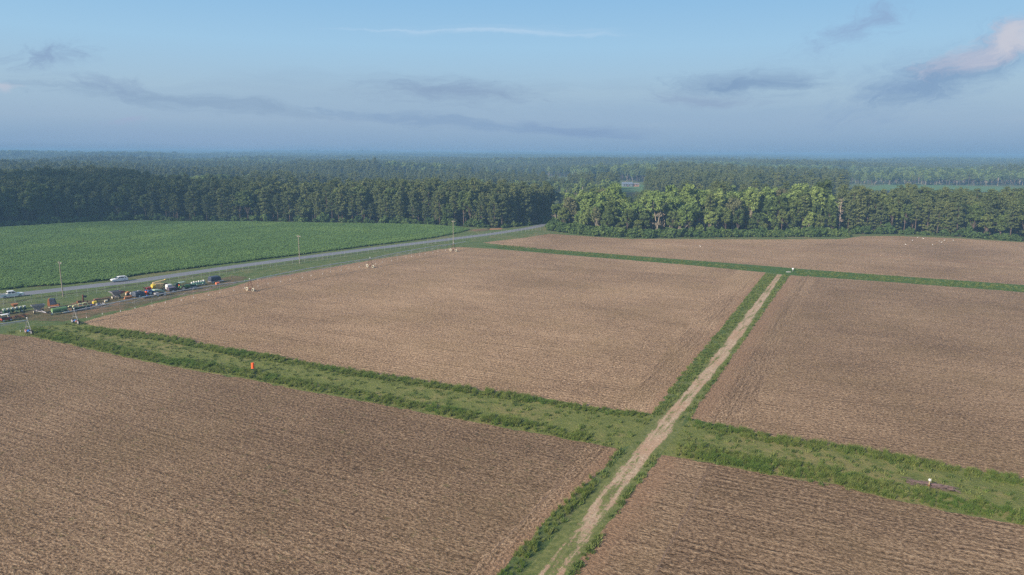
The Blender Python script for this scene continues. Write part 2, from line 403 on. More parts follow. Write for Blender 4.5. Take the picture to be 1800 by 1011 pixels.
# headlands worked parallel to the track
HL = stubble('headland', A_TRK, 0.88, 0.9, 0.9, [ml((1088, 789), (900, 981), 2.0)], 0.1, 71.0)
sheet('headland', GP([(1080, 791), (1064, 821), (965, 909), (900, 981), (850, 1040), (770, 1040), (830, 1000), (935, 895), (1000, 825), (1030, 782)]), 0.008, HL, label='lighter headland strip worked along the track')
HL2 = stubble('headland_b', A_ROW, 0.735, 0.9, 1.1, [ml((1162, 800), (1008, 1008), 4.5)], 0.08, 83.0)
sheet('headland', GP([(1165, 802), (1247, 815), (1150, 1011), (1130, 1060), (980, 1048), (1008, 1008), (1096, 883)]), 0.008, HL2, label='headland strip between track and dark wheel rut')
HL3 = stubble('headland_c', A_TRK, 1.05, 0.5, 1.0, [ml((1346, 479), (1147, 728), 2.2)], 0.12, 91.0)
sheet('headland', GP([(1346, 479.5), (1266, 579), (1177, 684), (1148, 727), (1088, 719), (1128, 668), (1212, 570), (1296, 475)]), 0.008, HL3, label='headland strip of the middle field worked along the track')
HL4 = stubble('headland_d', A_TRK, 0.86, 0.5, 1.0, [ml((1388, 484), (1213, 736), 4.5)], 0.08, 97.0)
sheet('headland', GP([(1388.5, 484.5), (1305.5, 601), (1214, 735), (1305, 755), (1372, 608), (1436, 487)]), 0.008, HL4, label='headland strip right of the track beyond the waterway')
RUT, nt = new_mat('rut_soil'); p_ = pos(nt); finish(nt, nt.ramp(nt.noise(p_, 2.0, 5, 0.7), [(0.35, (0.11, 0.072, 0.048)), (0.65, (0.25, 0.17, 0.11))]), 1.0, 0, nt.bump(nt.noise(p_, 3.0, 5, 0.7), 1, 0.2), 0.1)
def strip(pts, w):
    # polygon of width w along a pixel polyline; pts already world
    v = [Vector(p) for p in pts]; L = []; R = []
    for i, p in enumerate(v):
        t = (v[min(i + 1, len(v) - 1)] - v[max(i - 1, 0)]).normalized(); n = Vector((-t.y, t.x)); L.append(p + n * w / 2); R.append(p - n * w / 2)
    return [(p.x, p.y) for p in L + R[::-1]]
sheet('wheel_rut', strip(GP([(1250, 814), (1205, 905), (1150, 1011), (1128, 1055)]), 0.2), 0.012, RUT, 0.5, 0.05, 'dark wheel rut in the near stubble')
sheet('wheel_rut', strip(GP([(1010, 822), (935, 900), (850, 985)]), 0.15), 0.012, RUT, 0.5, 0.05, 'faint rut beside the headland')
sheet('wheel_rut', strip(GP([(1421, 484), (1345, 605), (1290, 690)]), 0.5), 0.012, stubble('rut_b', A_TRK, 0.74, 0.5, 0.9, (), 0, 5.0), 0.8, 0.1, 'faint darker wheel line in the stubble right of the track')

# mown waterway floor, far strip, verges
sheet('grass_waterway', GP(c_top[1:] + [(1120, 780), (1150, 735)] + a_bot + [(140, 568), (60, 575)]), 0.0025, MOWN, 1.5, 0.1, 'mown floor of the grass waterway left of the track')
sheet('grass_waterway', GP([(1162, 800), (1175, 765), (1213, 738)] + b_bot + [(2300, 1018)] + d_top[::-1][1:]), 0.0025, MOWN, 1.5, 0.1, 'mown floor of the grass waterway right of the track')
sheet('grass_strip', GP([(835, 430), (925, 436), (1040, 444.4), (1340, 467.5), (1437, 475.5), (1800, 501.5), (2300, 545), (2300, 560), (1800, 513.5), (1580, 496.6), (1388, 483), (1346, 478.5), (1040, 451.5), (875, 437.5)]), 0.003, grass_mat('strip_grass', [(0.03, 0.07, 0.015), (0.055, 0.105, 0.02), (0.09, 0.14, 0.035), (0.12, 0.11, 0.05)], 0.25), 1.5, 0.2, 'green grass strip between the far stubble fields')
sheet('machinery_yard', GP([(-40, 562), (0, 560), (60, 563), (112, 566), (150, 558), (235, 540), (318, 520), (400, 503), (440, 487), (410, 485), (330, 498), (230, 512), (130, 533), (60, 545), (0, 550), (-40, 556)]), 0.004, YARD, 1.2, 0.5, 'worn brown ground under the parked farm machines')
DIRT, nt = new_mat('track_dirt'); p_ = pos(nt)
q_ = nt.map(p_, A_TRK, (1, 1, 1))
f1 = nt.noise(nt.vmath('MULTIPLY', q_, (0.12, 0.8, 1)), 1.0, 6, 0.7, 0.4); f2 = nt.noise(p_, 1.4, 6, 0.72); f3 = nt.noise(p_, 0.09, 3, 0.5)
c_ = nt.ramp(f2, [(0.3, (0.22, 0.145, 0.09)), (0.48, (0.37, 0.265, 0.175)), (0.66, (0.54, 0.42, 0.30))])
c_ = nt.mix(nt.math('MULTIPLY', nt.sstep(f3, 0.45, 0.65), 0.5), c_, (0.34, 0.20, 0.12, 1))
# older, grassier end towards the camera
sy = nt.n('ShaderNodeSeparateXYZ'); nt.link(p_, sy.inputs[0])
at = nt.n('ShaderNodeAttribute'); at.attribute_name = 'across'; ac = at.outputs['Fac']
gz = nt.math('MULTIPLY', nt.math('SUBTRACT', 1.0, nt.sstep(sy.outputs[1], 66.0, 94.0)), 0.115)
# edges and the middle ridge between the wheel lines carry more grass
edge = nt.math('MULTIPLY', nt.sstep(nt.math('ABSOLUTE', nt.math('SUBTRACT', ac, 0.5)), 0.14, 0.46), 0.66)
ridge = nt.math('MULTIPLY', nt.math('SUBTRACT', 1.0, nt.sstep(nt.math('ABSOLUTE', nt.math('SUBTRACT', ac, 0.47)), 0.03, 0.16)), 0.10)
gs = nt.math('ADD', nt.math('ADD', nt.math('MULTIPLY', nt.math('SUBTRACT', f1, 0.5), 1.35), nt.math('ADD', nt.math('MULTIPLY', nt.math('SUBTRACT', f2, 0.5), 1.1), 0.56)), nt.math('ADD', gz, nt.math('ADD', edge, ridge)))
gmask = nt.sstep(gs, 0.62, 0.82)
c_ = nt.mix(gmask, c_, nt.ramp(f2, [(0.35, (0.07, 0.095, 0.026)), (0.65, (0.175, 0.18, 0.065))]))
finish(nt, c_, 0.95, 0, nt.bump(nt.math('ADD', f1, f2), 0.8, 0.15), 0.1)
t_left = [(1362, 482), (1270, 593), (1196, 687), (1150, 734), (1128, 758), (1098, 795), (1040, 863), (1000, 912), (958, 965), (905, 1025)]
t_right = [(1379, 483), (1308, 601), (1234, 698), (1203, 738), (1192, 765), (1162, 797), (1122, 853), (1087, 905), (1052, 955), (1005, 1030)]
def resample(pts, n):
    P = np.array(pts); L = np.r_[0, np.cumsum(np.linalg.norm(np.diff(P, axis=0), axis=1))]; s = np.linspace(0, L[-1], n)
    return np.c_[np.interp(s, L, P[:, 0]), np.interp(s, L, P[:, 1])]
NA, NB = 150, 13
TL, TR = resample(GP(t_left), NA), resample(GP(t_right), NA)
me = bpy.data.meshes.new('dirt_track'); vs = []; ac_ = []
for i in range(NA):
    for j in range(NB):
        q = j / (NB - 1); vs.append((*(TL[i] * (1 - q) + TR[i] * q), 0.006)); ac_.append(q)
me.from_pydata(vs, [], [(i * NB + j, (i + 1) * NB + j, (i + 1) * NB + j + 1, i * NB + j + 1) for i in range(NA - 1) for j in range(NB - 1)])
for f_ in me.polygons:
    if f_.normal.z < 0: f_.flip()
me.attributes.new('across', 'FLOAT', 'POINT').data.foreach_set('value', ac_); me.materials.append(DIRT); me.update()
tag(link('dirt_track', me), 'sandy dirt track with grass between the fields', None, None, 'structure')

# road
ASPH, nt = new_mat('asphalt'); p_ = pos(nt); q_ = nt.map(p_, A_ROAD)
f = nt.noise(nt.vmath('MULTIPLY', q_, (0.05, 0.8, 1)), 1.0, 5, 0.6); f2 = nt.noise(p_, 6.0, 4, 0.7)
finish(nt, nt.ramp(nt.math('ADD', nt.math('MULTIPLY', f, .6), nt.math('MULTIPLY', f2, .4)), [(0.3, (0.105, 0.11, 0.125)), (0.7, (0.19, 0.195, 0.21))]), 0.85, 0, nt.bump(f2, 0.3, 0.02), 0.4)
road_px = [(0, 521), (120, 507.5), (240, 494), (400, 470.5), (520, 454.5), (640, 439), (750, 425.5), (860, 412), (920, 403), (975, 392)]
rw = GP(road_px); d0 = Vector(rw[0]) - Vector(rw[1]); d1 = Vector(rw[-1]) - Vector(rw[-2])
d1.normalize(); d0.normalize()
rw = [tuple(Vector(rw[0]) + d0 * 160)] + rw + [tuple(Vector(rw[-1]) + d1 * 140), tuple(Vector(rw[-1]) + d1 * 500 + Vector((60, 0)))]
ROADLINE = rw
sheet('road', strip(rw, 6.6), 0.012, ASPH, 3.0, 0.04, 'grey asphalt country road past the green crop')
sheet('road_verge', strip(rw, 10.5), 0.008, grass_mat('verge_grass', [(0.05, 0.085, 0.02), (0.09, 0.13, 0.03), (0.13, 0.16, 0.045), (0.17, 0.14, 0.06)], 0.35), 2.0, 0.3, 'bright mown grass verge along the road')
# dark drainage ditch line between road and fence
sheet('ditch', strip(GP([(-40, 541), (68, 524), (219, 503), (321, 488), (404, 476), (545, 457), (640, 443.5), (760, 427.5), (860, 414)]), 1.6), 0.004, grass_mat('ditch_grass', [(0.03, 0.042, 0.016), (0.055, 0.065, 0.026), (0.09, 0.085, 0.04), (0.11, 0.085, 0.05)], 0.7), 1.0, 0.45, 'darker ditch line along the fence')
for pts in ([(40, 505), (75, 499), (125, 495), (122, 498), (70, 504)], [(552, 441.5), (577, 438), (578, 439.6), (554, 442.6)], [(826, 404.5), (862, 401), (858, 406), (834, 407)]):
    sheet('bare_soil', GP(pts), 0.009, YARD, 1.0, 0.3, 'bare sandy patch at the edge of the green crop')
sheet('red_bank', GP([(856, 402), (880, 401), (886, 403), (862, 404.5)]), 0.009, paint((0.30, 0.15, 0.07), 0.95, 0, 0.3), 1.0, 0.3, 'orange bare soil at the wood corner')
# far clearings
sheet('pasture', GP([(955, 328.5), (1078, 331), (1080, 338), (1136, 338), (1136, 325), (990, 323.5), (950, 324.5)]), 0.02, PAST, 10, 1.0, 'pale green clearing beyond the broadleaf wood')
sheet('pasture', GP([(1500, 334), (1800, 338), (1800, 330), (1650, 325.5), (1560, 324)]), 0.02, PAST, 10, 1.0, 'pale green clearing beyond the woods at the right')
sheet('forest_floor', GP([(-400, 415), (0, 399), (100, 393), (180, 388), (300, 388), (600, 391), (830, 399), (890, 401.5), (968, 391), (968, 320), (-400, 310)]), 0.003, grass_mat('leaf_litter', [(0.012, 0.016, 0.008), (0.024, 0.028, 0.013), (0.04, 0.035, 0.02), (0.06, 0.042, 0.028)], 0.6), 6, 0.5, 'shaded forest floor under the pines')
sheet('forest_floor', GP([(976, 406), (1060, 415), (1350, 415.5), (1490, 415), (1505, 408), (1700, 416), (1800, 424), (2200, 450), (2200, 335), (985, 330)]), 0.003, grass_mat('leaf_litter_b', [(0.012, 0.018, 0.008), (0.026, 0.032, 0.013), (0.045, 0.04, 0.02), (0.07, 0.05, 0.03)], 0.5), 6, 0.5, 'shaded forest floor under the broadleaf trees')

# ------------------------------------------------------------------ instanced masses (one object each, kind = stuff)
def mass(name, protos, P, sc, rotz, idx, label):
    pc = bpy.data.collections.new(name + '_kinds')
    for k, me in enumerate(protos):
        o = bpy.data.objects.new(f'{name}_kind_{k:02d}', me); pc.objects.link(o)
    n = len(P); me = bpy.data.meshes.new(name); me.vertices.add(n)
    me.vertices.foreach_set('co', np.asarray(P, np.float32).ravel())
    a = me.attributes.new('sc', 'FLOAT', 'POINT'); a.data.foreach_set('value', np.asarray(sc, np.float32))
    a = me.attributes.new('rz', 'FLOAT', 'POINT'); a.data.foreach_set('value', np.asarray(rotz, np.float32))
    a = me.attributes.new('vi', 'INT', 'POINT'); a.data.foreach_set('value', np.asarray(idx, np.int32))
    o = link(name, me)
    g = bpy.data.node_groups.new(name + '_spread', 'GeometryNodeTree')
    g.interface.new_socket('Geometry', in_out='INPUT', socket_type='NodeSocketGeometry')
    g.interface.new_socket('Geometry', in_out='OUTPUT', socket_type='NodeSocketGeometry')
    N = g.nodes.new; L = g.links.new
    gi = N('NodeGroupInput'); go = N('NodeGroupOutput'); ip = N('GeometryNodeInstanceOnPoints')
    ci = N('GeometryNodeCollectionInfo'); ci.inputs['Collection'].default_value = pc
    ci.inputs['Separate Children'].default_value = True; ci.inputs['Reset Children'].default_value = True
    ip.inputs['Pick Instance'].default_value = True
    def attr(nm, t):
        x = N('GeometryNodeInputNamedAttribute'); x.data_type = t; x.inputs['Name'].default_value = nm; return x.outputs['Attribute']
    cx = N('ShaderNodeCombineXYZ'); L(attr('rz', 'FLOAT'), cx.inputs[2])
    L(gi.outputs[0], ip.inputs['Points']); L(ci.outputs[0], ip.inputs['Instance']); L(attr('vi', 'INT'), ip.inputs['Instance Index'])
    L(cx.outputs[0], ip.inputs['Rotation']); L(attr('sc', 'FLOAT'), ip.inputs['Scale']); L(ip.outputs[0], go.inputs[0])
    md = o.modifiers.new('spread', 'NODES'); md.node_group = g
    return tag(o, label, None, None, 'stuff')

# ------------------------------------------------------------------ foliage
def leaf_mat(name, c1, c2, c3, transl=0.25, stand=0.0, c4_=None):
    m, nt = new_mat(name); p = pos(nt)
    r = nt.n('ShaderNodeObjectInfo').outputs['Random']
    c = nt.ramp(r, [(0.0, c1), (0.5, c2), (1.0, c3)])
    f = nt.noise(p, 0.55, 3, 0.6)
    v = nt.n('ShaderNodeHueSaturation'); nt._in(v.inputs['Color'], c); nt.link(nt.math('ADD', nt.math('MULTIPLY', f, 0.9), 0.55), v.inputs['Value'])
    c = v.outputs[0]
    if c4_ is not None:
        s = nt.sstep(nt.noise(p, stand, 3, 0.6), 0.5, 0.62)
        c = nt.mix(s, c, c4(c4_))
    finish(nt, c, 0.7, 0, None, 0.2, transl)
    return m
PINE_L = leaf_mat('pine_needles', (0.080, 0.104, 0.036), (0.104, 0.13, 0.043), (0.132, 0.152, 0.05), 0.15)
BROAD_L = leaf_mat('broad_leaves', (0.074, 0.112, 0.032), (0.10, 0.138, 0.038), (0.142, 0.175, 0.048), 0.3)
BRIGHT_L = leaf_mat('sunny_leaves', (0.155, 0.225, 0.06), (0.195, 0.26, 0.072), (0.225, 0.28, 0.08), 0.3)
DULL_L = leaf_mat('dull_leaves', (0.115, 0.128, 0.057), (0.149, 0.142, 0.068), (0.135, 0.162, 0.068), 0.25)
BUSH_L = leaf_mat('bush_leaves', (0.06, 0.105, 0.028), (0.08, 0.13, 0.034), (0.12, 0.17, 0.045), 0.3)
FAR_L = leaf_mat('far_leaves', (0.048, 0.078, 0.031), (0.070, 0.101, 0.036), (0.112, 0.140, 0.050), 0.15, 0.006, (0.105, 0.137, 0.050))
def bark_mat(name, a, b):
    m, nt = new_mat(name); p = nt.n('ShaderNodeTexCoord').outputs['Object']
    f = nt.noise(nt.vmath('MULTIPLY', p, (6, 6, 1.2)), 1.0, 5, 0.65)
    finish(nt, nt.ramp(f, [(0.35, a), (0.65, b)]), 0.9, 0, nt.bump(f, 0.7, 0.05), 0.2); return m
BARK = bark_mat('pine_bark', (0.06, 0.045, 0.036), (0.16, 0.12, 0.095))
PALE = bark_mat('pale_bark', (0.20, 0.165, 0.12), (0.38, 0.33, 0.25))
SNAG = bark_mat('bleached_wood', (0.30, 0.24, 0.18), (0.52, 0.43, 0.34))
def leaves(C, Nrm, size, rng, jitter=0.7, aspect=1.0):
    n = len(C); Nn = Nrm + rng.normal(0, jitter, (n, 3)); Nn /= np.linalg.norm(Nn, axis=1)[:, None] + 1e-9
    t = np.cross(Nn, rng.normal(0, 1, (n, 3))); t /= np.linalg.norm(t, axis=1)[:, None] + 1e-9
    b = np.cross(Nn, t); s = (size * rng.uniform(.65, 1.3, n))[:, None]
    v = np.stack([C - t * s - b * s * aspect * .45, C + t * s * .2 - b * s * aspect, C + t * s + b * s * .3 * aspect, C - t * s * .25 + b * s * aspect], 1).reshape(-1, 3)
    return v
def leaf_mesh(name, V, mat):
    n = len(V) // 4
    me = bpy.data.meshes.new(name); me.vertices.add(n * 4); me.vertices.foreach_set('co', V.astype(np.float32).ravel())
    me.loops.add(n * 4); me.loops.foreach_set('vertex_index', np.arange(n * 4, dtype=np.int32))
    me.polygons.add(n); me.polygons.foreach_set('loop_start', np.arange(0, n * 4, 4, dtype=np.int32))
    me.materials.append(mat); me.update(calc_edges=True); me.validate(); return me
def both_mesh(name, mb, V, m0, m1):
    n = len(V) // 4; b = len(mb.v)
    me = bpy.data.meshes.new(name); me.from_pydata(mb.v + [tuple(x) for x in V], [], mb.f + [tuple(range(b + 4 * i, b + 4 * i + 4)) for i in range(n)])
    me.materials.append(m0); me.materials.append(m1)
    me.polygons.foreach_set('material_index', [0] * len(mb.f) + [1] * n); me.update(); return me
def lobe(c, r, n, rng, flat=1.0, size=.5, up=0.25):
    d = rng.normal(0, 1, (n, 3)); d /= np.linalg.norm(d, axis=1)[:, None]
    R = r * rng.uniform(.55, 1.08, n)[:, None]
    C = np.array(c) + d * R * np.array([1, 1, flat]); return C, d + np.array([0, 0, up])
def pine(seed, h=24, cs=.42, wide=3.3, dens=1.0):
    rng = np.random.default_rng(seed); mb = MB()
    lean = rng.normal(0, .25, 2)
    pts = [(lean[0] * t * t * 2, lean[1] * t * t * 2, h * t) for t in np.linspace(0, .97, 7)]
    mb.tube(pts, [.34, .29, .26, .22, .17, .11, .04], 7)
    Cs, Ns = [], []
    z = h * cs
    while z < h * .985:
        t = (z / h - cs) / (1 - cs); r = wide * (1 - t ** 3.4) ** .6 * (.62 + .38 * min(1, t * 3.0)) * rng.uniform(.65, 1.15) + .5
        for k in range(rng.integers(2, 5)):
            a = rng.uniform(0, 2 * PI); L = r * rng.uniform(.6, 1.1); dz = L * rng.uniform(-.05, .35)
            x0, y0 = lean * (z / h) ** 2 * 2
            mb.tube([(x0, y0, z), (x0 + math.cos(a) * L * .95, y0 + math.sin(a) * L * .95, z + dz)], [.07, .02], 4, False)
            for q in ((.5, .7), (.95, 1.0)) if L > 1.4 else ((.9, .85),):
                c = (x0 + math.cos(a) * L * q[0], y0 + math.sin(a) * L * q[0], z + dz * q[0] + .15)
                C, N = lobe(c, q[1] * rng.uniform(.8, 1.25), int(22 * dens), rng, .62, up=.5); Cs.append(C); Ns.append(N)
        z += rng.uniform(.5, .95)
    C, N = lobe((lean[0] * 1.9, lean[1] * 1.9, h), .7, 12, rng, 1.2); Cs.append(C); Ns.append(N)
    C = np.concatenate(Cs); N = np.concatenate(Ns)
    return mb, leaves(C, N, .36, rng, .55, .6)
def broad(seed, h=22, wide=4.6, n=34, low=.25, lf=.5, per=46, trunks=1):
    rng = np.random.default_rng(seed); mb = MB(); Cs, Ns = [], []
    cz = h * (low + 1) / 2; hz = h * (1 - low) / 2
    tops = []
    for i in range(n):
        while True:
            d = rng.normal(0, 1, 3); d /= np.linalg.norm(d)
            if d[2] > -.75: break
        k = rng.uniform(.45, .92); w = wide * (1.0 if d[2] < .3 else .9)
        c = np.array([d[0] * w * k, d[1] * w * k, cz + d[2] * hz * k * .95]); r = rng.uniform(.8, 1.5) * wide / 4.6
        if i % 4 == 0: tops.append(c)
        C, N = lobe(c, r, per, rng, .85, up=.35); Cs.append(C); Ns.append(N)
    fork = h * max(.18, low * .9)
    for t in range(trunks):
        ox = (t - (trunks - 1) / 2) * .7
        mb.tube([(ox, 0, 0), (ox * 1.1 + rng.normal(0, .15), 0, fork * .5), (ox * 1.3, rng.normal(0, .15), fork), (ox * .8, 0, h * .7)], [.36, .29, .25, .08], 7)
    for c in tops:
        a = np.array([0, 0, fork * rng.uniform(.9, 1.25)]); m = (a + c) / 2 + np.array([0, 0, -.5])
        mb.tube([a, m, c], [.17, .11, .03], 5, False)
    C = np.concatenate(Cs); N = np.concatenate(Ns)
    return mb, leaves(C, N, lf, rng, .6, .8)
def shrub(seed, h=3.5, wide=2.2, n=14, per=40):
    rng = np.random.default_rng(seed); mb = MB(); Cs, Ns = [], []
    for i in range(n):
        a = rng.uniform(0, 2 * PI); k = math.sqrt(rng.random()) ; z = h * (.12 + .72 * rng.random() * (1 - .6 * k))
        c = (math.cos(a) * wide * k * .8, math.sin(a) * wide * k * .8, z); C, N = lobe(c, rng.uniform(.55, .95) * wide / 2.2, per, rng, .9, up=.35); Cs.append(C); Ns.append(N)
        mb.tube([(math.cos(a) * .15, math.sin(a) * .15, 0), c], [.06, .02], 4, False)
    return mb, leaves(np.concatenate(Cs), np.concatenate(Ns), .34, rng, .6, .8)

PINES = [pine(s, h, cs, w) for s, h, cs, w in ((1, 24, .26, 3.5), (2, 25.5, .20, 3.8), (3, 22.5, .32, 3.3), (4, 24, .10, 3.8), (5, 23, .42, 3.4), (6, 20, .05, 3.7), (7, 25, .24, 3.4))]
BROADS = [broad(s, h, w, int(n * 1.35), lo, .42, 50) for s, h, w, n, lo in ((11, 22, 4.8, 40, .22), (12, 20, 4.3, 34, .15), (13, 23, 4.4, 38, .32), (14, 17, 4.6, 34, .08), (15, 21, 5.2, 44, .28), (16, 13, 4.2, 30, .04))]
SHRUBS = [shrub(s, h, w) for s, h, w in ((21, 3.2, 2.2), (22, 4.4, 2.3), (23, 2.6, 2.6), (24, 5.5, 2.4))]
pine_parts = [(mb.mesh('pine_trunk', BARK, True), leaf_mesh('pine_crown', V, PINE_L)) for mb, V in PINES]
broad_parts = {}
for kind, lm in (('mid', BROAD_L), ('bright', BRIGHT_L), ('dull', DULL_L)):
    broad_parts[kind] = [(mb.mesh('tree_trunk', PALE if kind != 'mid' else BARK, True), leaf_mesh('tree_crown', V, lm)) for mb, V in BROADS]
shrub_parts = [(mb.mesh('shrub_stem', BARK), leaf_mesh('shrub_leaves', V, BUSH_L)) for mb, V in SHRUBS]
def put_tree(name, parts, x, y, s, label, cat, group, names=('trunk', 'crown')):
    t = thing(name, label, cat, (x, y, 0), random.uniform(0, 6.283), group); t.scale = (s, s, s * random.uniform(.94, 1.06))
    for nm, me in zip(names, parts): link(nm, me, t)
    return t
def along(poly, step, off, jit, ext=True):
    # points every step along a world polyline, pushed off to its left by off
    out = []; acc = 0.0
    for i in range(len(poly) - 1):
        a, b = Vector(poly[i]), Vector(poly[i + 1]); L = (b - a).length; t = (b - a) / L; n = Vector((-t.y, t.x))
        while acc < L:
            p = a + t * (acc + random.gauss(0, jit)) + n * (off + random.gauss(0, jit)); out.append((p.x, p.y)); acc += step * random.uniform(.75, 1.3)
        acc -= L
    return out
def to_px(x, y, z=0.0):
    v = Vector((x, y, z - CAM_H)); d = v.dot(FW); return 900 + FOC * v.dot(RT) / d, 505.5 - FOC * v.dot(UP) / d
left_edge = GP([(-60, 404), (0, 399), (100, 393), (180, 388), (250, 386.5), (300, 388), (450, 389), (600, 391), (750, 394), (830, 398.5), (872, 401)])
road_edge = GP([(885, 400), (930, 395.5), (962, 390), (974, 386)])
right_edge = GP([(1495, 411), (1575, 410.5), (1700, 416.5), (1800, 424), (1900, 431)])
broad_edge = [(46, 455), (33, 418)] + GP([(975, 404), (1010, 409), (1060, 414), (1125, 416), (1350, 415), (1488, 414.5)])
PIECES = [(230, 'in the shaded left end of the wood'), (522, 'left of the middle utility pole'), (797, 'between the middle and far utility poles'), (9999, 'beside the road at the wood corner')]
npine = 0
for row, off in enumerate((2.2, 6.6, 11.2)):
    for (x, y) in along(left_edge, 4.1 + .3 * row, off, .95):
        px, _ = to_px(x, y)
        where = next(w for lim, w in PIECES if px < lim)
        if px < 235 and random.random() < .45 or random.random() < .12:
            put_tree('broadleaf_tree', random.choice(broad_parts['mid'][:5]), x, y, random.uniform(.7, 1.0) * (1, 1.1, 1.15)[row], f'leafy tree among the pines {where}, {("front", "second", "third")[row]} row', 'tree', f'leafy trees among the pines {where}'); continue
        k = random.choices(range(7), (3, 3, 3, 2, 3, 3 if row == 0 else .5, 3))[0]
        s = random.uniform(.72, 1.0) * (.93, 1.0, 1.03)[row]
        if row == 0 and random.random() < .12: continue
        if row == 0 and random.random() < .24: s *= random.uniform(.45, .75)
        size = 'small young' if s < .62 else 'tall'
        fr = ('front', 'second', 'third')[row]
        put_tree('pine_tree', pine_parts[k], x, y, s, f'{size} dark pine, {fr} row, {where}', 'tree', f'pines {where}')
        npine += 1
for off in (1.0, 5.0):
    for (x, y) in along(road_edge, 4.6, off, .7):
        put_tree('pine_tree', random.choice(pine_parts[:5]), x, y, random.uniform(.8, .97), 'tall pine lining the left side of the road where it enters the woods', 'tree', 'pines lining the road into the woods'); npine += 1
for row, off in enumerate((2.0, 6.5, 11)):
    for (x, y) in along(right_edge, 5.4, off, .9):
        if random.random() < .42:
            put_tree('broadleaf_tree', random.choice(broad_parts['mid']), x, y, random.uniform(.7, 1.0), f'leafy tree among pines right of the far field, {("front", "second", "third")[row]} row', 'tree', 'leafy trees among the right-hand pines'); continue
        k = random.choices(range(7), (2, 2, 2, 3, 1, 4, 2))[0]
        put_tree('pine_tree', pine_parts[k], x, y, random.uniform(.76, .98), f'pine at the right end of the far stubble field, {("front", "second", "third")[row]} row', 'tree', 'pines at the right end of the far field'); npine += 1
SPECIAL = [G(1476, 413), G(1155, 414), G(978, 403), G(1262, 414)]
BP = [(1105, 'left of the farmhouse roof'), (1210, 'around the pale forked tree'), (1420, 'between the pale forked tree and the bare dead tree'), (9999, 'near the bare dead tree')]
nb_ = 0
for row, (off, s0, s1) in enumerate(((2.5, .5, .75), (6.5, .72, .95), (12, .92, 1.1), (18, 1.0, 1.18), (25, 1.05, 1.22))):
    for (x, y) in along(broad_edge, 6.0 + row * .35, off, 1.4):
        px, _ = to_px(x, y); where = next(w for lim, w in BP if px < lim)
        if row < 3 and any(abs(x - a * (y / b)) < 3.2 and y < b + 9 for a, b in SPECIAL): continue
        r = random.random()
        kind = ('mid' if r < .66 else 'dull' if r < .84 else 'bright') if row < 2 else ('bright' if r < .78 else 'mid' if r < .94 else 'dull')
        if row in (1, 2) and px > 1230 and r > .80:
            put_tree('pine_tree', random.choice(pine_parts), x, y, random.uniform(.8, .98), f'dark pine standing among leafy trees {where}', 'tree', f'pines among the leafy trees {where}'); npine += 1; continue
        k = random.choices(range(6), (3, 3, 3, 3, 3, 2 if row < 2 else 0))[0]
        s = random.uniform(s0, s1)
        if 1082 < px < 1130: s = min(s, .88)
        elif row > 1: s *= .92 if px <= 1082 else 1.0 + .13 * math.exp(-((px - 1470) / 130) ** 2)
        word = {'mid': 'dark green leafy', 'dull': 'dull olive leafy', 'bright': 'bright yellow-green leafy'}[kind]
        put_tree('broadleaf_tree', broad_parts[kind][k], x, y, s, f'{word} tree {where}, {("front", "second", "third", "fourth", "hindmost")[row]} row', 'tree', f'leafy trees {where}'); nb_ += 1
# understorey bushes against the dark left wood
for (x, y) in along(left_edge, 3.4, .2, 1.1) + along(road_edge, 4.5, -1.0, .5):
    px, _ = to_px(x, y); where = next(w for lim, w in PIECES if px < lim)
    if random.random() < .18: continue
    k = random.randrange(4); s = random.choice((.7, .9, 1.1, 1.4, 1.7)) * random.uniform(.85, 1.15)
    put_tree('bush', shrub_parts[k], x, y, s, f'{("low", "tall", "spreading", "tall leafy")[k]} bush at the foot of pines {where}', 'bush', f'bushes at the foot of the pines {where}', ('stem', 'foliage'))

# distinct trees
def limb_tree(name, label, x, y, h, seed, mat, crown=None, forks=2, spread=2.4, base=.34, droop=0.0, n=9):
    rng = np.random.default_rng(seed); t = thing(name, label, 'tree', (x, y, 0)); mb = MB()
    ends = []
    if forks > 1:
        for f in range(forks):
            s = (f - (forks - 1) / 2) * 2
            pts = [(s * .2, 0, 0), (s * .35, .1, h * .3), (s * spread * .33, 0, h * .55), (s * spread * .6, .2, h * .8), (s * spread * .75, 0, h)]
            mb.tube(pts, [base, base * .8, base * .6, base * .35, .04], 7); ends += [(pts[i], i) for i in (1, 2, 3)]
    else:
        mb.tube([(0, 0, 0), (.1, 0, h * .35), (-.05, .05, h * .7), (.1, 0, h)], [base, base * .8, base * .5, .05], 7); ends = [((0, 0, h * q), 0) for q in np.linspace(.35, .95, 12)]
    for e, _ in ends:
        for k in range(n if forks > 1 else 2):
            a = rng.uniform(0, 2 * PI); L = rng.uniform(.6, 1) * spread * (1.15 - e[2] / h * .6); p = Vector(e)
            q = p + Vector((math.cos(a) * L, math.sin(a) * L * .6, L * rng.uniform(.1, .7) - droop))
            mb.tube([p, (p + q) / 2 + Vector((0, 0, .2)), q], [.13, .09, .035], 5)
            for j in range(2):
                r2 = q + Vector(rng.normal(0, .7, 3)) + Vector((0, 0, .5)); mb.tube([(p + q) / 2, r2], [.06, .02], 4)
    part('trunk', mb, mat, t, smooth=True)
    if crown is not None:
        Cs, Ns = [], []
        for i in range(26):
            c = (rng.normal(0, spread * .95), rng.normal(0, 1.5), h * rng.uniform(.72, 1.08)); C, N = lobe(c, rng.uniform(.9, 1.5), 40, rng, .8); Cs.append(C); Ns.append(N)
        link('crown', leaf_mesh('crown', leaves(np.concatenate(Cs), np.concatenate(Ns), .45, rng), crown), t)
    return t
x, y = G(1476, 413); limb_tree('dead_tree', 'bare bleached dead tree standing at the front of the leafy wood', x, y + 1.5, 18.5, 5, SNAG, None, 1, 2.8, .30)
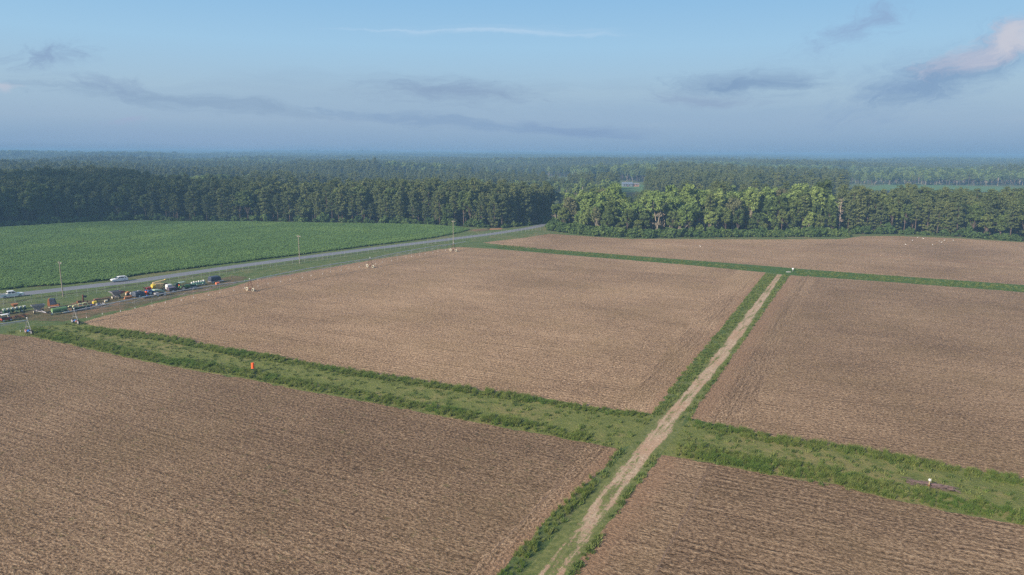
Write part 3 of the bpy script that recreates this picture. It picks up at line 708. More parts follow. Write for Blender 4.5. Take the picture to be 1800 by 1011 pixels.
x, y = G(1155, 414); limb_tree('forked_tree', 'pale forked tree with bare lower limbs at the front of the leafy wood', x, y + 1.5, 17.5, 6, PALE, BRIGHT_L, 2, 3.2, .36)
x, y = G(978, 403); limb_tree('leaning_tree', 'pale twin-trunked tree at the wood corner right of the road', x, y + .5, 12.5, 8, PALE, BROAD_L, 2, 1.9, .34, 0, 4)
x, y = G(1262, 414); limb_tree('pale_tree', 'slim pale-trunked tree between the forked tree and the dead tree', x, y + 1.5, 13, 9, PALE, BROAD_L, 2, 1.5, .22, 0, 4)

# hedge-like undergrowth in front of the leafy wood, one mass
hp = []
for off, st in ((-3.2, 1.5), (-1.2, 1.6), (.6, 1.8)):
    hp += along(broad_edge, st, off, .7)
for off, st in ((-.6, 3.0),): hp += along(right_edge, st, off, .8)
hp = np.array(hp); n = len(hp)
mass('undergrowth', [both_mesh('undergrowth', mb, V, BARK, BUSH_L) for mb, V in SHRUBS], np.c_[hp, np.zeros(n)], RNG.uniform(.5, 1.5, n) * (.7 + .6 * vnoise(hp, 14, 77)), RNG.uniform(0, 6.28, n), RNG.integers(0, 4, n), 'dense brambles and saplings along the foot of the leafy wood')

# woods behind the front rows: one mass
TREES = [both_mesh('pine', mb, V, BARK, PINE_L) for mb, V in PINES] + [both_mesh('broad', mb, V, BARK, BROAD_L) for mb, V in BROADS[:5]] + [both_mesh('broad_b', mb, V, PALE, BRIGHT_L) for mb, V in BROADS[:5]]
def grid_pts(poly, sp, j=.42):
    a = np.array(poly); lo, hi = a.min(0), a.max(0)
    X, Y = np.meshgrid(np.arange(lo[0], hi[0], sp), np.arange(lo[1], hi[1], sp)); P = np.c_[X.ravel(), Y.ravel()]
    P = P + RNG.normal(0, sp * j, P.shape); return P[inpoly(P, poly)]
def off_poly(edge, off, back):
    # area from off behind the edge back to y = back
    L = [];
    for i, p in enumerate(edge):
        a, b = Vector(edge[max(i - 1, 0)]), Vector(edge[min(i + 1, len(edge) - 1)]); t = (b - a).normalized(); L.append((p[0] - t.y * off, p[1] + t.x * off))
    return L + [(L[-1][0] * back / L[-1][1], back), (L[0][0] * back / L[0][1], back)]
def road_dist(P):
    d = np.full(len(P), 1e9)
    for a, b in zip(ROADLINE[:-1], ROADLINE[1:]):
        a, b = np.array(a), np.array(b); ab = b - a; t = np.clip(((P - a) @ ab) / (ab @ ab), 0, 1); d = np.minimum(d, np.linalg.norm(P - (a + t[:, None] * ab), axis=1))
    return d
def pxof(P): return 900 + P[:, 0] / P[:, 1] * FOC
pl = off_poly(left_edge + road_edge, 13, 640); pr = off_poly(right_edge, 15, 432); pb = off_poly(broad_edge, 31, 462)
PL, PR, PB = grid_pts(pl, 5.0), grid_pts(pr, 5.4), grid_pts(pb, 6.2)
PL = PL[PL[:, 1] < np.interp(pxof(PL), [0, 200, 300, 440, 960], [640, 630, 570, 490, 485]) + 14 * (vnoise(PL, 30, 8) - .5)]
pb_px = 900 + PB[:, 0] / PB[:, 1] * FOC * 1.0
PB = PB[~((pb_px > 1082) & (pb_px < 1130))]
PL = PL[vnoise(PL, 60, 3) > .12]
iL = RNG.choice([0, 1, 2, 3, 4, 6, 7, 9], len(PL), p=[.16, .17, .15, .12, .12, .16, .06, .06]); iR = RNG.choice([0, 1, 2, 3, 6, 7, 8], len(PR)); iB = RNG.choice([7, 8, 9, 11, 12, 13, 14, 16, 1], len(PB))
Pn = np.concatenate([PL, PR, PB]); In = np.concatenate([iL, iR, iB]); k = road_dist(Pn) > 7; Pn, In = Pn[k], In[k]
Sn = RNG.uniform(.82, 1.06, len(Pn)) * (.86 + .24 * vnoise(Pn, 45, 9)) * np.where(pxof(Pn) < 250, 1.04, .96)
# middle distance, 600-2300 m
def wedge(y0, y1, k=.86): return [(-k * y0 - 60, y0), (k * y0 + 60, y0), (k * y1 + 60, y1), (-k * y1 - 60, y1)]
PM = grid_pts(wedge(470, 2300), 10.0)
x_, y_ = PM[:, 0], PM[:, 1]; pxm = pxof(PM)
clear = (vnoise(PM, 150, 5) < .34) & (y_ < 1500) & (y_ > 620)
back = np.interp(pxm, [0, 225, 235, 430, 440, 950, 955, 1082, 1086, 1130, 1134, 1480, 1490, 1840, 1850], [660, 660, 590, 590, 615, 615, 560, 560, 470, 470, 600, 600, 990, 990, 460])
clear |= y_ < back + 40 * (vnoise(PM, 60, 6) - .5)
clear |= (pxm > 1084) & (pxm < 1131) & (y_ > 625) & (y_ < 968)
clear |= (pxm > 955) & (pxm < 1000) & (y_ > 820) & (y_ < 968)
clear |= (pxm > 230) & (pxm < 700) & (y_ > 740) & (y_ < 830)
PM = PM[~clear]; y_ = PM[:, 1]
st = vnoise(PM, 220, 11)
SM = RNG.uniform(.85, 1.15, len(PM)) * (.58 + .55 * st)
c_ = pxof(PM); SM = np.where((c_ > 1080) & (c_ < 1134) & (y_ < 640), SM * np.interp(y_, [470, 620], [.75, .42]), SM)
piney = vnoise(PM, 170, 13)
IM = np.where(piney > .45, RNG.integers(0, 7, len(PM)), np.where(RNG.random(len(PM)) < .65, RNG.integers(7, 12, len(PM)), RNG.integers(12, 17, len(PM))))
P_all = np.concatenate([Pn, PM]); k = road_dist(P_all) > 6
mass('woods', TREES, np.c_[P_all, np.zeros(len(P_all))][k], np.concatenate([Sn, SM])[k], RNG.uniform(0, 6.28, len(P_all))[k], np.concatenate([In, IM])[k], 'unbroken pine and leafy woodland behind the front rows of trees')
# far forest to the horizon, clumps of canopy
def grove(seed):
    rng = np.random.default_rng(seed); Cs, Ns = [], []
    for i in range(16):
        c = np.array([rng.uniform(-17, 17), rng.uniform(-17, 17), 0]); h = rng.uniform(17, 25); w = rng.uniform(3, 5)
        for j in range(5):
            C, N = lobe(c + np.array([rng.normal(0, 1.6), rng.normal(0, 1.6), h - rng.uniform(1, 9)]), w * rng.uniform(.6, .9), 16, rng, .9, up=.4); Cs.append(C); Ns.append(N)
    return leaf_mesh('grove', leaves(np.concatenate(Cs), np.concatenate(Ns), 1.5, rng, .5, .8), FAR_L)
PF = np.concatenate([grid_pts(wedge(2250, 5200), 31), grid_pts(wedge(5200, 11500), 55)])
fy = PF[:, 1]; st = vnoise(PF, 420, 21) * .6 + vnoise(PF, 1300, 22) * .5
gap = (vnoise(PF, 330, 25) < .26)
PF = PF[~gap]; st = st[~gap]; fy = fy[~gap]
SF = (.45 + 1.0 * st) * RNG.uniform(.92, 1.1, len(PF)) * np.where(fy > 5200, 1.25, 1.0)
mass('far_forest', [grove(s) for s in (31, 32, 33, 34)], np.c_[PF, np.zeros(len(PF))], SF, RNG.uniform(0, 6.28, len(PF)), RNG.integers(0, 4, len(PF)), 'hazy forest stretching to the horizon')

# ------------------------------------------------------------------ tall grass and crop masses
TALL_L = leaf_mat('tall_grass_blades', (0.145, 0.20, 0.040), (0.19, 0.24, 0.052), (0.26, 0.285, 0.085), 0.5, 0.12, (0.14, 0.215, 0.040))
SHORT_L = leaf_mat('short_grass_blades', (0.083, 0.128, 0.030), (0.128, 0.173, 0.042), (0.195, 0.210, 0.068), 0.3)
BEAN_L = leaf_mat('crop_leaves', (0.138, 0.235, 0.070), (0.15, 0.25, 0.076), (0.165, 0.268, 0.082), 0.45, 0.03, (0.185, 0.29, 0.085))
def tuft(seed, n, h, r, w, mat, plume=0.0):
    rng = np.random.default_rng(seed); vs = []; fs = []
    for i in range(n):
        a, k = rng.uniform(0, 2 * PI), math.sqrt(rng.random()) * r; x, y = math.cos(a) * k, math.sin(a) * k
        b = rng.uniform(0, 2 * PI); L = h * rng.uniform(.55, 1.1); lx, ly = math.cos(b) * L * .62, math.sin(b) * L * .62
        c = rng.uniform(0, PI); wx, wy = math.cos(c) * w, math.sin(c) * w; o = len(vs)
        vs += [(x - wx, y - wy, 0), (x + wx, y + wy, 0), (x + lx * .35 + wx * .8, y + ly * .35 + wy * .8, L * .6), (x + lx * .35 - wx * .8, y + ly * .35 - wy * .8, L * .6), (x + lx, y + ly, L)]
        fs += [(o, o + 1, o + 2, o + 3), (o + 3, o + 2, o + 4)]
    me = bpy.data.meshes.new('tuft'); me.from_pydata(vs, [], fs); me.materials.append(mat); me.update(); return me
TALL = [tuft(s, 46, h, .42, .042, TALL_L) for s, h in ((41, 1.05), (42, 1.3), (43, .85), (44, 1.5))]
SHORT = [tuft(s, 22, h, .34, .04, SHORT_L) for s, h in ((51, .32), (52, .42), (53, .26))]
def shift(pts, dy): return [(a, b + dy) for a, b in pts]
def bandp(pts, d0, d1): return GP(shift(pts, d0) + shift(pts, d1)[::-1])
nl = a_bot[::-1][1:]                       # north edge of the waterway, left to right
south_l = c_top[2:-1]
tall_areas = [
    (bandp([(210, 580), (311, 595), (400, 614), (489, 628), (603, 648), (757, 672), (900, 694), (1040, 716)], 0, 10), 3.4),
    (bandp([(1040, 716), (1142, 729)], 0, 12), 2.2),
    (bandp([(150, 575), (230, 584)], 0, 10), 2.0),
    (bandp(south_l + [(1040, 782)], -16, -2), 3.4),
    (bandp([(57, 592), (120, 604)], -12, -2), 2.0),
    (bandp([(1213, 738), (1360, 768), (1524, 791), (1655, 816), (1800, 842), (2100, 898)], 0, 13), 3.2),
    (bandp([(1190, 803), (1244, 812), (1350, 834), (1458, 849), (1556, 875), (1687, 902), (1800, 923), (2100, 985)], -26, -1), 3.2),
    (GP([(1052, 826), (965, 909), (900, 981), (855, 1032), (888, 1032), (926, 990), (990, 912), (1054, 850)]), 3.4),
]
P = np.concatenate([scatter(a, d) for a, d in tall_areas]); n = len(P)
P = P[vnoise(P, 3.0, 41) > .08]; n = len(P)
mass('tall_grass', TALL, np.c_[P, np.zeros(n)], RNG.uniform(.5, .95, n) * (.62 + .5 * vnoise(P, 5, 43)) * np.where((P[:, 1] < 97) & (P[:, 0] < 24), .66, .78), RNG.uniform(0, 6.28, n), RNG.integers(0, 4, n), 'tall green grass and weeds edging the waterway and the track')
short_areas = [
    (GP(c_top[1:] + [(1120, 780), (1150, 735)] + a_bot + [(140, 568), (60, 575)]), .5),
    (GP([(1175, 780), (1213, 740), (1360, 768), (1524, 791), (1655, 816), (1800, 842), (2000, 880), (2000, 960), (1800, 924), (1556, 876), (1244, 813)]), .7),
    (GP([(1346, 481), (1266, 579), (1177, 684), (1147, 728), (1160, 734), (1205, 687), (1277, 593), (1366, 482)]), 3.2),
    (GP([(1376, 483), (1302, 601), (1227, 698), (1196, 738), (1212, 737), (1305, 602), (1388, 484)]), 2.4),
    (GP([(1150, 797), (1110, 853), (1075, 905), (1040, 955), (985, 1030), (1000, 1035), (1018, 1008), (1100, 880), (1159, 802)]), 4.0),
    (GP([(1088, 789), (1064, 821), (1030, 870), (890, 1025), (928, 985), (1042, 863), (1100, 795)]), 3.2),
    (bandp([(875, 437.5), (1040, 451.5), (1346, 478.5)], -7, -.5), .9), (bandp([(1400, 484), (1580, 496.6), (1800, 513.5), (2000, 530)], -10, -.5), .9),
]
P = np.concatenate([scatter(a, d) for a, d in short_areas]); P = P[vnoise(P, 2.2, 47) > .2]; n = len(P)
mass('short_grass', SHORT, np.c_[P, np.zeros(n)], RNG.uniform(.6, 1.35, n), RNG.uniform(0, 6.28, n), RNG.integers(0, 3, n), 'short rough grass on the verges of the track and the waterway')
def bean(seed):
    rng = np.random.default_rng(seed); Cs, Ns = [], []
    for i in range(7):
        C, N = lobe((rng.uniform(-.6, .6), rng.uniform(-.35, .35), .55), .38, 11, rng, .7, up=1.7); Cs.append(C); Ns.append(N)
    return leaf_mesh('crop', leaves(np.concatenate(Cs), np.concatenate(Ns), .19, rng, .4, .9), BEAN_L)
soy = [(-80, 512), (0, 510), (60, 504), (120, 500.5), (194, 492.5), (249, 483), (400, 464), (520, 449), (640, 434), (758, 419), (808, 409.5), (826, 403.5), (800, 399.5), (750, 396.5), (600, 393.5), (450, 391.5), (300, 390.5), (240, 389.5), (180, 391), (100, 395.5), (0, 401.5), (-80, 406)]
CROPG = grass_mat('crop_ground', [(0.03, 0.065, 0.018), (0.055, 0.11, 0.03), (0.085, 0.15, 0.042), (0.10, 0.13, 0.05)], 0.2)
sheet('crop_field', GP(soy), 0.006, CROPG, 1.5, 0.3, 'ground of the green crop field across the road')
a0 = A_ROAD; ca, sa = math.cos(a0), math.sin(a0)
soyw = GP(soy); aa = np.array(soyw); rot = np.c_[aa[:, 0] * ca + aa[:, 1] * sa, -aa[:, 0] * sa + aa[:, 1] * ca]
X, Y = np.meshgrid(np.arange(rot[:, 0].min(), rot[:, 0].max(), 1.05), np.arange(rot[:, 1].min(), rot[:, 1].max(), .92)); Q = np.c_[X.ravel(), Y.ravel()] + RNG.normal(0, .12, (X.size, 2))
P = np.c_[Q[:, 0] * ca - Q[:, 1] * sa, Q[:, 0] * sa + Q[:, 1] * ca]; P = P[inpoly(P, soyw)]
P = P[vnoise(P, 4.0, 51) * .6 + vnoise(P, 1.5, 52) * .4 > .10]; n = len(P)
mass('crop', [bean(s) for s in (61, 62, 63)], np.c_[P, np.zeros(n)], RNG.uniform(.8, 1.2, n) * (.8 + .35 * vnoise(P, 9, 53)), a0 + RNG.normal(0, .25, n), RNG.integers(0, 3, n), 'leafy green row crop across the road')

# ------------------------------------------------------------------ haze: one closed box of even air
hz = MB(); hz.box((0, 6300, 22.5), (29200, 16400, 47))
HZ, nt = new_mat('haze_air'); out = nt.n('ShaderNodeOutputMaterial'); pv = nt.n('ShaderNodeVolumePrincipled')
pv.inputs['Color'].default_value = (0.25, 0.45, 0.68, 1); pv.inputs['Density'].default_value = 3.6e-4; pv.inputs['Anisotropy'].default_value = 0.0
nt.link(pv.outputs[0], out.inputs['Volume'])
tag(link('haze', hz.mesh('haze', HZ)), 'thin blue morning haze over the farmland', None, None, 'stuff')
# ------------------------------------------------------------------ irrigators
GALV = paint((0.47, 0.475, 0.48), 0.5, 0.1, 0.15); LEGM = paint((0.34, 0.33, 0.32), 0.6, 0.2, 0.5); DARKM = paint((0.05, 0.05, 0.055), 0.6, 0.2); RUSTM = paint((0.17, 0.075, 0.04), 0.8, 0.1)
TYRE = paint((0.028, 0.027, 0.026), 0.85, 0, 0.5); DUSTY = paint((0.58, 0.52, 0.38), 0.9, 0, 0.15); WHITE = paint((0.74, 0.74, 0.72), 0.45, 0, 0.12); GLASS = paint((0.018, 0.022, 0.028), 0.08, 0, 0.0)
CREAM = paint((0.66, 0.60, 0.44), 0.6, 0, 0.2); RED = paint((0.32, 0.05, 0.04), 0.5, 0, 0.45); ORANGE = paint((0.36, 0.135, 0.045), 0.6, 0, 0.6); VIVID = paint((0.85, 0.13, 0.03), 0.5, 0, 0.05); BLUE = paint((0.03, 0.13, 0.42), 0.45); GREEN = paint((0.07, 0.20, 0.05), 0.5); LGREEN = paint((0.15, 0.27, 0.10), 0.5, 0, 0.25)
DGREEN = paint((0.025, 0.075, 0.04), 0.55); PGREEN = paint((0.36, 0.46, 0.33), 0.6, 0, 0.3); YELLOW = paint((0.62, 0.46, 0.06), 0.5, 0, 0.25); PYELL = paint((0.74, 0.74, 0.40), 0.55, 0, 0.05); TAN = paint((0.58, 0.44, 0.22), 0.7, 0, 0.2); GREYM = paint((0.36, 0.35, 0.37), 0.55, 0.2, 0.3); NAVY = paint((0.045, 0.055, 0.085), 0.5, 0, 0.2); MAROON = paint((0.14, 0.035, 0.03), 0.6)
def wheel(parent, c, r, w, tyre=TYRE, rim=WHITE, axis='Y', hubr=.55):
    h = w / 2
    o = part('wheel', MB().lathe([(r * .62, -h * .9), (r * .93, -h), (r, -h * .6), (r, h * .6), (r * .93, h), (r * .62, h * .9)], (0, 0, 0), axis, 16), tyre, parent); o.location = c
    part('rim', MB().lathe([(r * hubr * .35, -h * 1.02), (r * hubr, -h * .95), (r * .62, -h * .93), (r * .62, h * .93), (r * hubr, h * .95), (r * hubr * .35, h * 1.02)], (0, 0, 0), axis, 14), rim, o)
    return o
def irrigator(label, tops, bases, ext0, ext1, drops_on, wheel_look, name='irrigator'):
    o = bases[0]; t = thing(name, label, 'irrigator', (o[0], o[1], 0)); off = Vector((o[0], o[1], 0))
    B = [Vector((b[0], b[1], 0)) - off for b in bases]; Z = 3.25
    d = (B[1] - B[0]).normalized() if len(B) > 1 else Vector(ext0).normalized()
    perp = Vector((d.y, -d.x, 0))
    for i, b in enumerate(B):
        tm = MB(); e0, e1 = b - perp * 1.4, b + perp * 1.4
        tm.tube([e0 + Vector((0, 0, .62)), e1 + Vector((0, 0, .62))], .085, 6)
        for e in (e0, e1):
            s = 1 if e is e1 else -1
            tm.tube([e + Vector((0, 0, .62)), b + perp * s * .18 + Vector((0, 0, Z))], .06, 6)
            tm.tube([e + d * .0 + Vector((0, 0, .62)), b + d * .5 + Vector((0, 0, Z - .1))], .035, 5)
        tm.tube([b - perp * 1.0 + Vector((0, 0, 1.75)), b + perp * 1.0 + Vector((0, 0, 1.75))], .04, 5)
        tw = part('tower', tm, RUSTM if wheel_look[i] == 'dusty' else LEGM, t)
        for e in (e0, e1):
            wo = wheel(tw, e + Vector((0, 0, .55)), .56, .34, DUSTY if wheel_look[i] == 'dusty' else TYRE, DARKM if wheel_look[i] == 'dusty' else GREYM, 'Y', .6)
            wo.rotation_euler = (0, 0, math.atan2(perp.y, perp.x))
        part('motor', MB().box((b.x, b.y, .78), (.55, .5, .42), 0, 0, .08), BLUE if wheel_look[i] != 'dusty' else RUSTM, tw)
        part('beacon', MB().tube([b + Vector((0, 0, Z)), b + Vector((0, 0, Z + .45))], .03, 5).lathe([(.06, 0), (.15, .06), (.15, .2), (.05, .26)], (b.x, b.y, Z + .42), 'Z', 8), WHITE, tw)
        if wheel_look[i] != 'dusty': part('gearbox', MB().box(tuple(b + perp * .8 + Vector((0, 0, .72))), (.8, .6, .4), math.atan2(perp.y, perp.x), 0, .08), paint((0.24, 0.10, 0.08), .7), tw)
    runs = [(B[i], B[i + 1], 1) for i in range(len(B) - 1)]
    if ext0: runs.insert(0, (B[0] + Vector(ext0), B[0], drops_on[0]))
    if ext1: runs.append((B[-1], B[-1] + Vector(ext1), 0))
    for a, b, full in runs:
        L = (b - a).length; n = 14; arch = .5 if L > 20 else .0
        z = lambda q: Z + arch * 4 * q * (1 - q)
        pp = MB(); pp.tube([a.lerp(b, k / n) + Vector((0, 0, z(k / n))) for k in range(n + 1)], .11, 8)
        part('pipe', pp, GALV, t)
        if L > 12:
            tr = MB(); m = 7; low = lambda q: a.lerp(b, q) + Vector((0, 0, z(q) - 1.05 * math.sin(PI * q) - .1))
            pq = Vector(((b - a).y, -(b - a).x, 0)).normalized()
            for s in (-1, 1):
                tr.tube([low(k / m) + pq * s * .55 * math.sin(PI * k / m) for k in range(m + 1)], .022, 4, False)
                for k in range(1, m):
                    for dq in (-.5, .5):
                        q = (k + dq) / m; tr.tube([low(k / m) + pq * s * .55 * math.sin(PI * k / m), a.lerp(b, q) + Vector((0, 0, z(q)))], .02, 4, False)
            for k in range(1, m): tr.tube([low(k / m) + pq * .55 * math.sin(PI * k / m), low(k / m) - pq * .55 * math.sin(PI * k / m)], .02, 4, False)
            part('truss', tr, GALV, t)
        if full:
            k = int(L / 4.1)
            for i in range(k):
                q = (i + .6) / k; p = a.lerp(b, q); sx = (-1) ** i * .35; pr = Vector((d.y, -d.x, 0)) * sx
                dm = MB().tube([p + Vector((0, 0, z(q))), p + pr * .8 + Vector((0, 0, z(q) + .25)), p + pr + Vector((0, 0, z(q))), p + pr + Vector((0, 0, 1.3))], .018, 4)
                o_ = part('sprinkler_drop', dm, GALV, t)
                part('sprinkler_head', MB().lathe([(.03, .25), (.065, .2), (.075, .0), (.04, -.1)], tuple(p + pr + Vector((0, 0, 1.05))), 'Z', 7), WHITE, o_)
    return t
T = [G(133, 569), G(440, 511.5), G(651, 470.5), G(797, 442)]
dT = (Vector(T[1]) - Vector(T[0])).normalized()
irrigator('long irrigator of grey pipe spans on four wheeled towers, beside the parked machines', None, T, tuple((-dT * 2.6).to_3d()), tuple(((Vector(T[3]) - Vector(T[2])).normalized() * 9).to_3d()), [0], ['dark', 'dusty', 'dusty', 'dusty'])
b0 = G(51, 587); e0_ = Vector(G(0, 571, 3.3)) - Vector(b0); e0_ = e0_.normalized() * 45
irrigator('end tower of a second irrigator with its pipe running out to the left', None, [b0], tuple(e0_.to_3d()), None, [1], ['dark'])

# ------------------------------------------------------------------ vehicles on the road
def road_at(px, py):
    p = np.array(G(px, py)); best = None
    for a, b in zip(ROADLINE[:-1], ROADLINE[1:]):
        d = np.array(b) - np.array(a); L = np.linalg.norm(d); q = np.clip(((p - a) @ d) / L ** 2, 0, 1); r = np.linalg.norm(p - (np.array(a) + q * d))
        if best is None or r < best[0]: best = (r, math.atan2(d[1], d[0]))
    return p, best[1]
p, a = road_at(21, 522.5)
t = thing('pickup_truck', 'white crew-cab pickup truck on the road', 'pickup', (p[0], p[1], .012), a)
VW = paint((0.78, 0.77, 0.73), 0.25, 0, 0.1)
def shell(prof, w, tumble=0.0, zb=1.0):
    # body side profile (x,z) swept across; points above zb lean inwards
    m = MB(); n = len(prof); ys = lambda z: w / 2 - max(0, z - zb) * tumble
    V1 = [(x, -ys(z), z) for x, z in prof]; V2 = [(x, ys(z), z) for x, z in prof]
    F = [tuple(range(n)), tuple(reversed(range(n, 2 * n)))] + [((i + 1) % n, i, i + n, (i + 1) % n + n) for i in range(n)]
    return m.add(V1 + V2, F)
def side_glass(prof, w, zb, tumble, eps=.012):
    m = MB()
    for s in (-1, 1):
        vs = [(x, s * (w / 2 - max(0, z - zb) * tumble + eps), z) for x, z in prof]; m.add(vs, [tuple(range(len(prof)))] if s < 0 else [tuple(reversed(range(len(prof))))])
    return m
part('body', shell([(-2.95, .55), (-2.95, 1.12), (-1.15, 1.14), (-1.12, 1.2), (1.05, 1.2), (1.25, 1.18), (2.5, 1.08), (2.85, .98), (2.92, .55), (2.4, .42), (-2.5, .42)], 2.0), VW, t)
part('cab', shell([(-1.12, 1.19), (-1.0, 1.84), (-.7, 1.9), (.35, 1.9), (.6, 1.85), (1.3, 1.19)], 1.92, .22, 1.19), VW, t)
part('side_window', side_glass([(-.92, 1.27), (-.85, 1.75), (-.25, 1.78), (-.25, 1.27)], 1.92, 1.19, .22), GLASS, t)
part('side_window', side_glass([(-.1, 1.27), (-.1, 1.78), (.4, 1.78), (.95, 1.27)], 1.92, 1.19, .22), GLASS, t)
part('windscreen', MB().add([(.68, -.7, 1.80), (.68, .7, 1.80), (1.30, .85, 1.24), (1.30, -.85, 1.24)], [(0, 3, 2, 1)]), GLASS, t)
part('rear_window', MB().add([(-1.03, -.65, 1.76), (-1.03, .65, 1.76), (-1.13, .72, 1.3), (-1.13, -.72, 1.3)], [(0, 1, 2, 3)]), GLASS, t)
part('load_bed', MB().box((-2.05, 0, 1.135), (1.7, 1.66, .03)), DARKM, t)
for s in (-1, 1):
    part('bed_rail', MB().box((-2.05, s * .92, 1.19), (1.8, .14, .12), 0, 0, .03), VW, t)
    part('headlight', MB().box((2.88, s * .72, .88), (.1, .34, .2), 0, 0, .03), paint((.7, .72, .72), .15), t)
    part('tail_light', MB().box((-2.95, s * .9, .95), (.06, .16, .3)), RED, t)
    part('mirror', MB().box((.95, s * 1.1, 1.3), (.12, .2, .22), 0, 0, .04), DARKM, t)
    for xx in (-1.75, 1.85): wheel(t, (xx, s * .88, .39), .39, .27, TYRE, GREYM)
    for xx in (-.3, .75): part('door_handle', MB().box((xx - .3, s * 1.01, 1.02), (.18, .03, .04)), GREYM, t)
part('tailgate', MB().box((-2.93, 0, 1.17), (.08, 1.75, .1)), VW, t)
part('bumper', MB().box((2.93, 0, .55), (.14, 1.9, .26), 0, 0, .05), GREYM, t); part('bumper', MB().box((-2.99, 0, .56), (.14, 1.8, .2), 0, 0, .05), GREYM, t)
part('grille', MB().box((2.93, 0, .86), (.05, 1.0, .26)), DARKM, t)
p, a = road_at(210, 495)
t = thing('suv', 'white family SUV driving along the road towards the pickup', 'car', (p[0], p[1], .012), a + PI)
part('body', shell([(-2.4, .5), (-2.45, .95), (-2.3, 1.12), (1.0, 1.08), (2.1, .98), (2.4, .82), (2.45, .5), (2.1, .36), (-2.1, .36)], 1.92), VW, t)
part('cabin', shell([(-2.3, 1.10), (-2.05, 1.6), (-1.8, 1.7), (.1, 1.7), (.4, 1.62), (1.15, 1.07)], 1.86, .26, 1.08), VW, t)
part('side_window', side_glass([(-1.25, 1.17), (-1.15, 1.56), (-.3, 1.6), (-.3, 1.17)], 1.86, 1.08, .26), GLASS, t)
part('side_window', side_glass([(-.2, 1.17), (-.2, 1.6), (.2, 1.58), (.78, 1.17)], 1.86, 1.08, .26), GLASS, t)
part('side_window', side_glass([(-1.95, 1.2), (-1.88, 1.5), (-1.35, 1.55), (-1.42, 1.18)], 1.86, 1.08, .26), GLASS, t)
part('windscreen', MB().add([(.46, -.68, 1.58), (.46, .68, 1.58), (1.14, .84, 1.12), (1.14, -.84, 1.12)], [(0, 3, 2, 1)]), GLASS, t)
part('rear_window', MB().add([(-2.08, -.65, 1.58), (-2.08, .65, 1.58), (-2.3, .74, 1.18), (-2.3, -.74, 1.18)], [(0, 1, 2, 3)]), GLASS, t)
for s in (-1, 1):
    part('headlight', MB().box((2.33, s * .68, .82), (.18, .4, .14), 0, 0, .03), paint((.7, .72, .72), .15), t)
    part('tail_light', MB().box((-2.42, s * .78, .98), (.08, .3, .16)), RED, t)
    part('mirror', MB().box((.8, s * 1.02, 1.16), (.14, .2, .16), 0, 0, .04), VW, t)
    part('roof_rail', MB().tube([(-1.7, s * .68, 1.73), (-.1, s * .68, 1.73)], .03, 5), GREYM, t)
    for xx in (-1.42, 1.42): wheel(t, (xx, s * .84, .36), .36, .25, TYRE, GREYM)
part('bumper', MB().box((2.42, 0, .5), (.14, 1.8, .24), 0, 0, .05), DARKM, t); part('bumper', MB().box((-2.45, 0, .52), (.12, 1.8, .22), 0, 0, .05), DARKM, t)

# ------------------------------------------------------------------ poles and roadside fence
WOOD = bark_mat('weathered_pole', (0.15, 0.13, 0.10), (0.31, 0.27, 0.21))
PWIRE = GALV
for (px, py, h, lab) in ((111, 521.5, 10.4, 'weathered wooden utility pole beside the road behind the orange machine'), (527, 463, 10.8, 'weathered wooden utility pole beside the road halfway along the green crop'), (797, 431, 11.4, 'weathered wooden utility pole behind the farthest irrigator tower')):
    x, y = G(px, py); t = thing('utility_pole', lab, 'utility pole', (x, y, 0), A_ROAD + PI / 2, 'utility poles along the road')
    part('pole', MB().tube([(0, 0, 0), (0, 0, h * .5), (0, 0, h)], [.17, .145, .11], 9), WOOD, t)
    part('crossarm', MB().box((0, -.14, h - .55), (2.3, .11, .14)), WOOD, t)
    part('brace', MB().tube([(-.6, -.16, h - .6), (0, -.16, h - 1.2), (.6, -.16, h - .6)], .025, 5), GALV, t)
    for xx in (-1.05, -.35, .45, 1.05): part('insulator', MB().lathe([(.03, 0), (.07, .04), (.05, .1), (.075, .14), (.03, .22)], (xx, -.14, h - .48), 'Z', 7), paint((.62, .6, .55), .3), t)
fl = GP([(-60, 551), (10, 537.5), (68, 530.6), (137, 521), (219, 508), (321, 494.5), (404, 481.5), (469, 471.3), (545, 461), (640, 447), (760, 430), (830, 420), (900, 411), (955, 404)])
o = fl[0]; t = thing('wire_fence', 'tall wire fence on thin pale posts between road and machines', 'fence', (o[0], o[1], 0))
fp = along(fl, 3.0, 0, .05); fp = fp[:: max(1, math.ceil(len(fp) / 98))]
POST = paint((0.36, 0.39, 0.34), 0.6, 0.1, 0.1)
for k, (x, y) in enumerate(fp):
    part('post', MB().tube([(x - o[0], y - o[1], 0), (x - o[0], y - o[1], 2.3)], .036, 6), POST, t)
wm = MB()
for z in (.3, .8, 1.3, 1.8, 2.25): wm.tube([(x - o[0], y - o[1], z) for x, y in fp], .011, 3, False)
part('wire', wm, GALV, t)

# ------------------------------------------------------------------ parked farm machines
def mach(name, label, cat, px, py, rz=0.0, group='farm machines parked in a row beside the road'):
    x, y = G(px, py); return thing(name, label, cat, (x, y, .004), A_ROAD + rz, group)
def frame(parent, pts, r=.06, mat=DARKM, name='frame'):
    m = MB()
    for a, b in pts: m.tube([a, b], r, 6)
    return part(name, m, mat, parent)
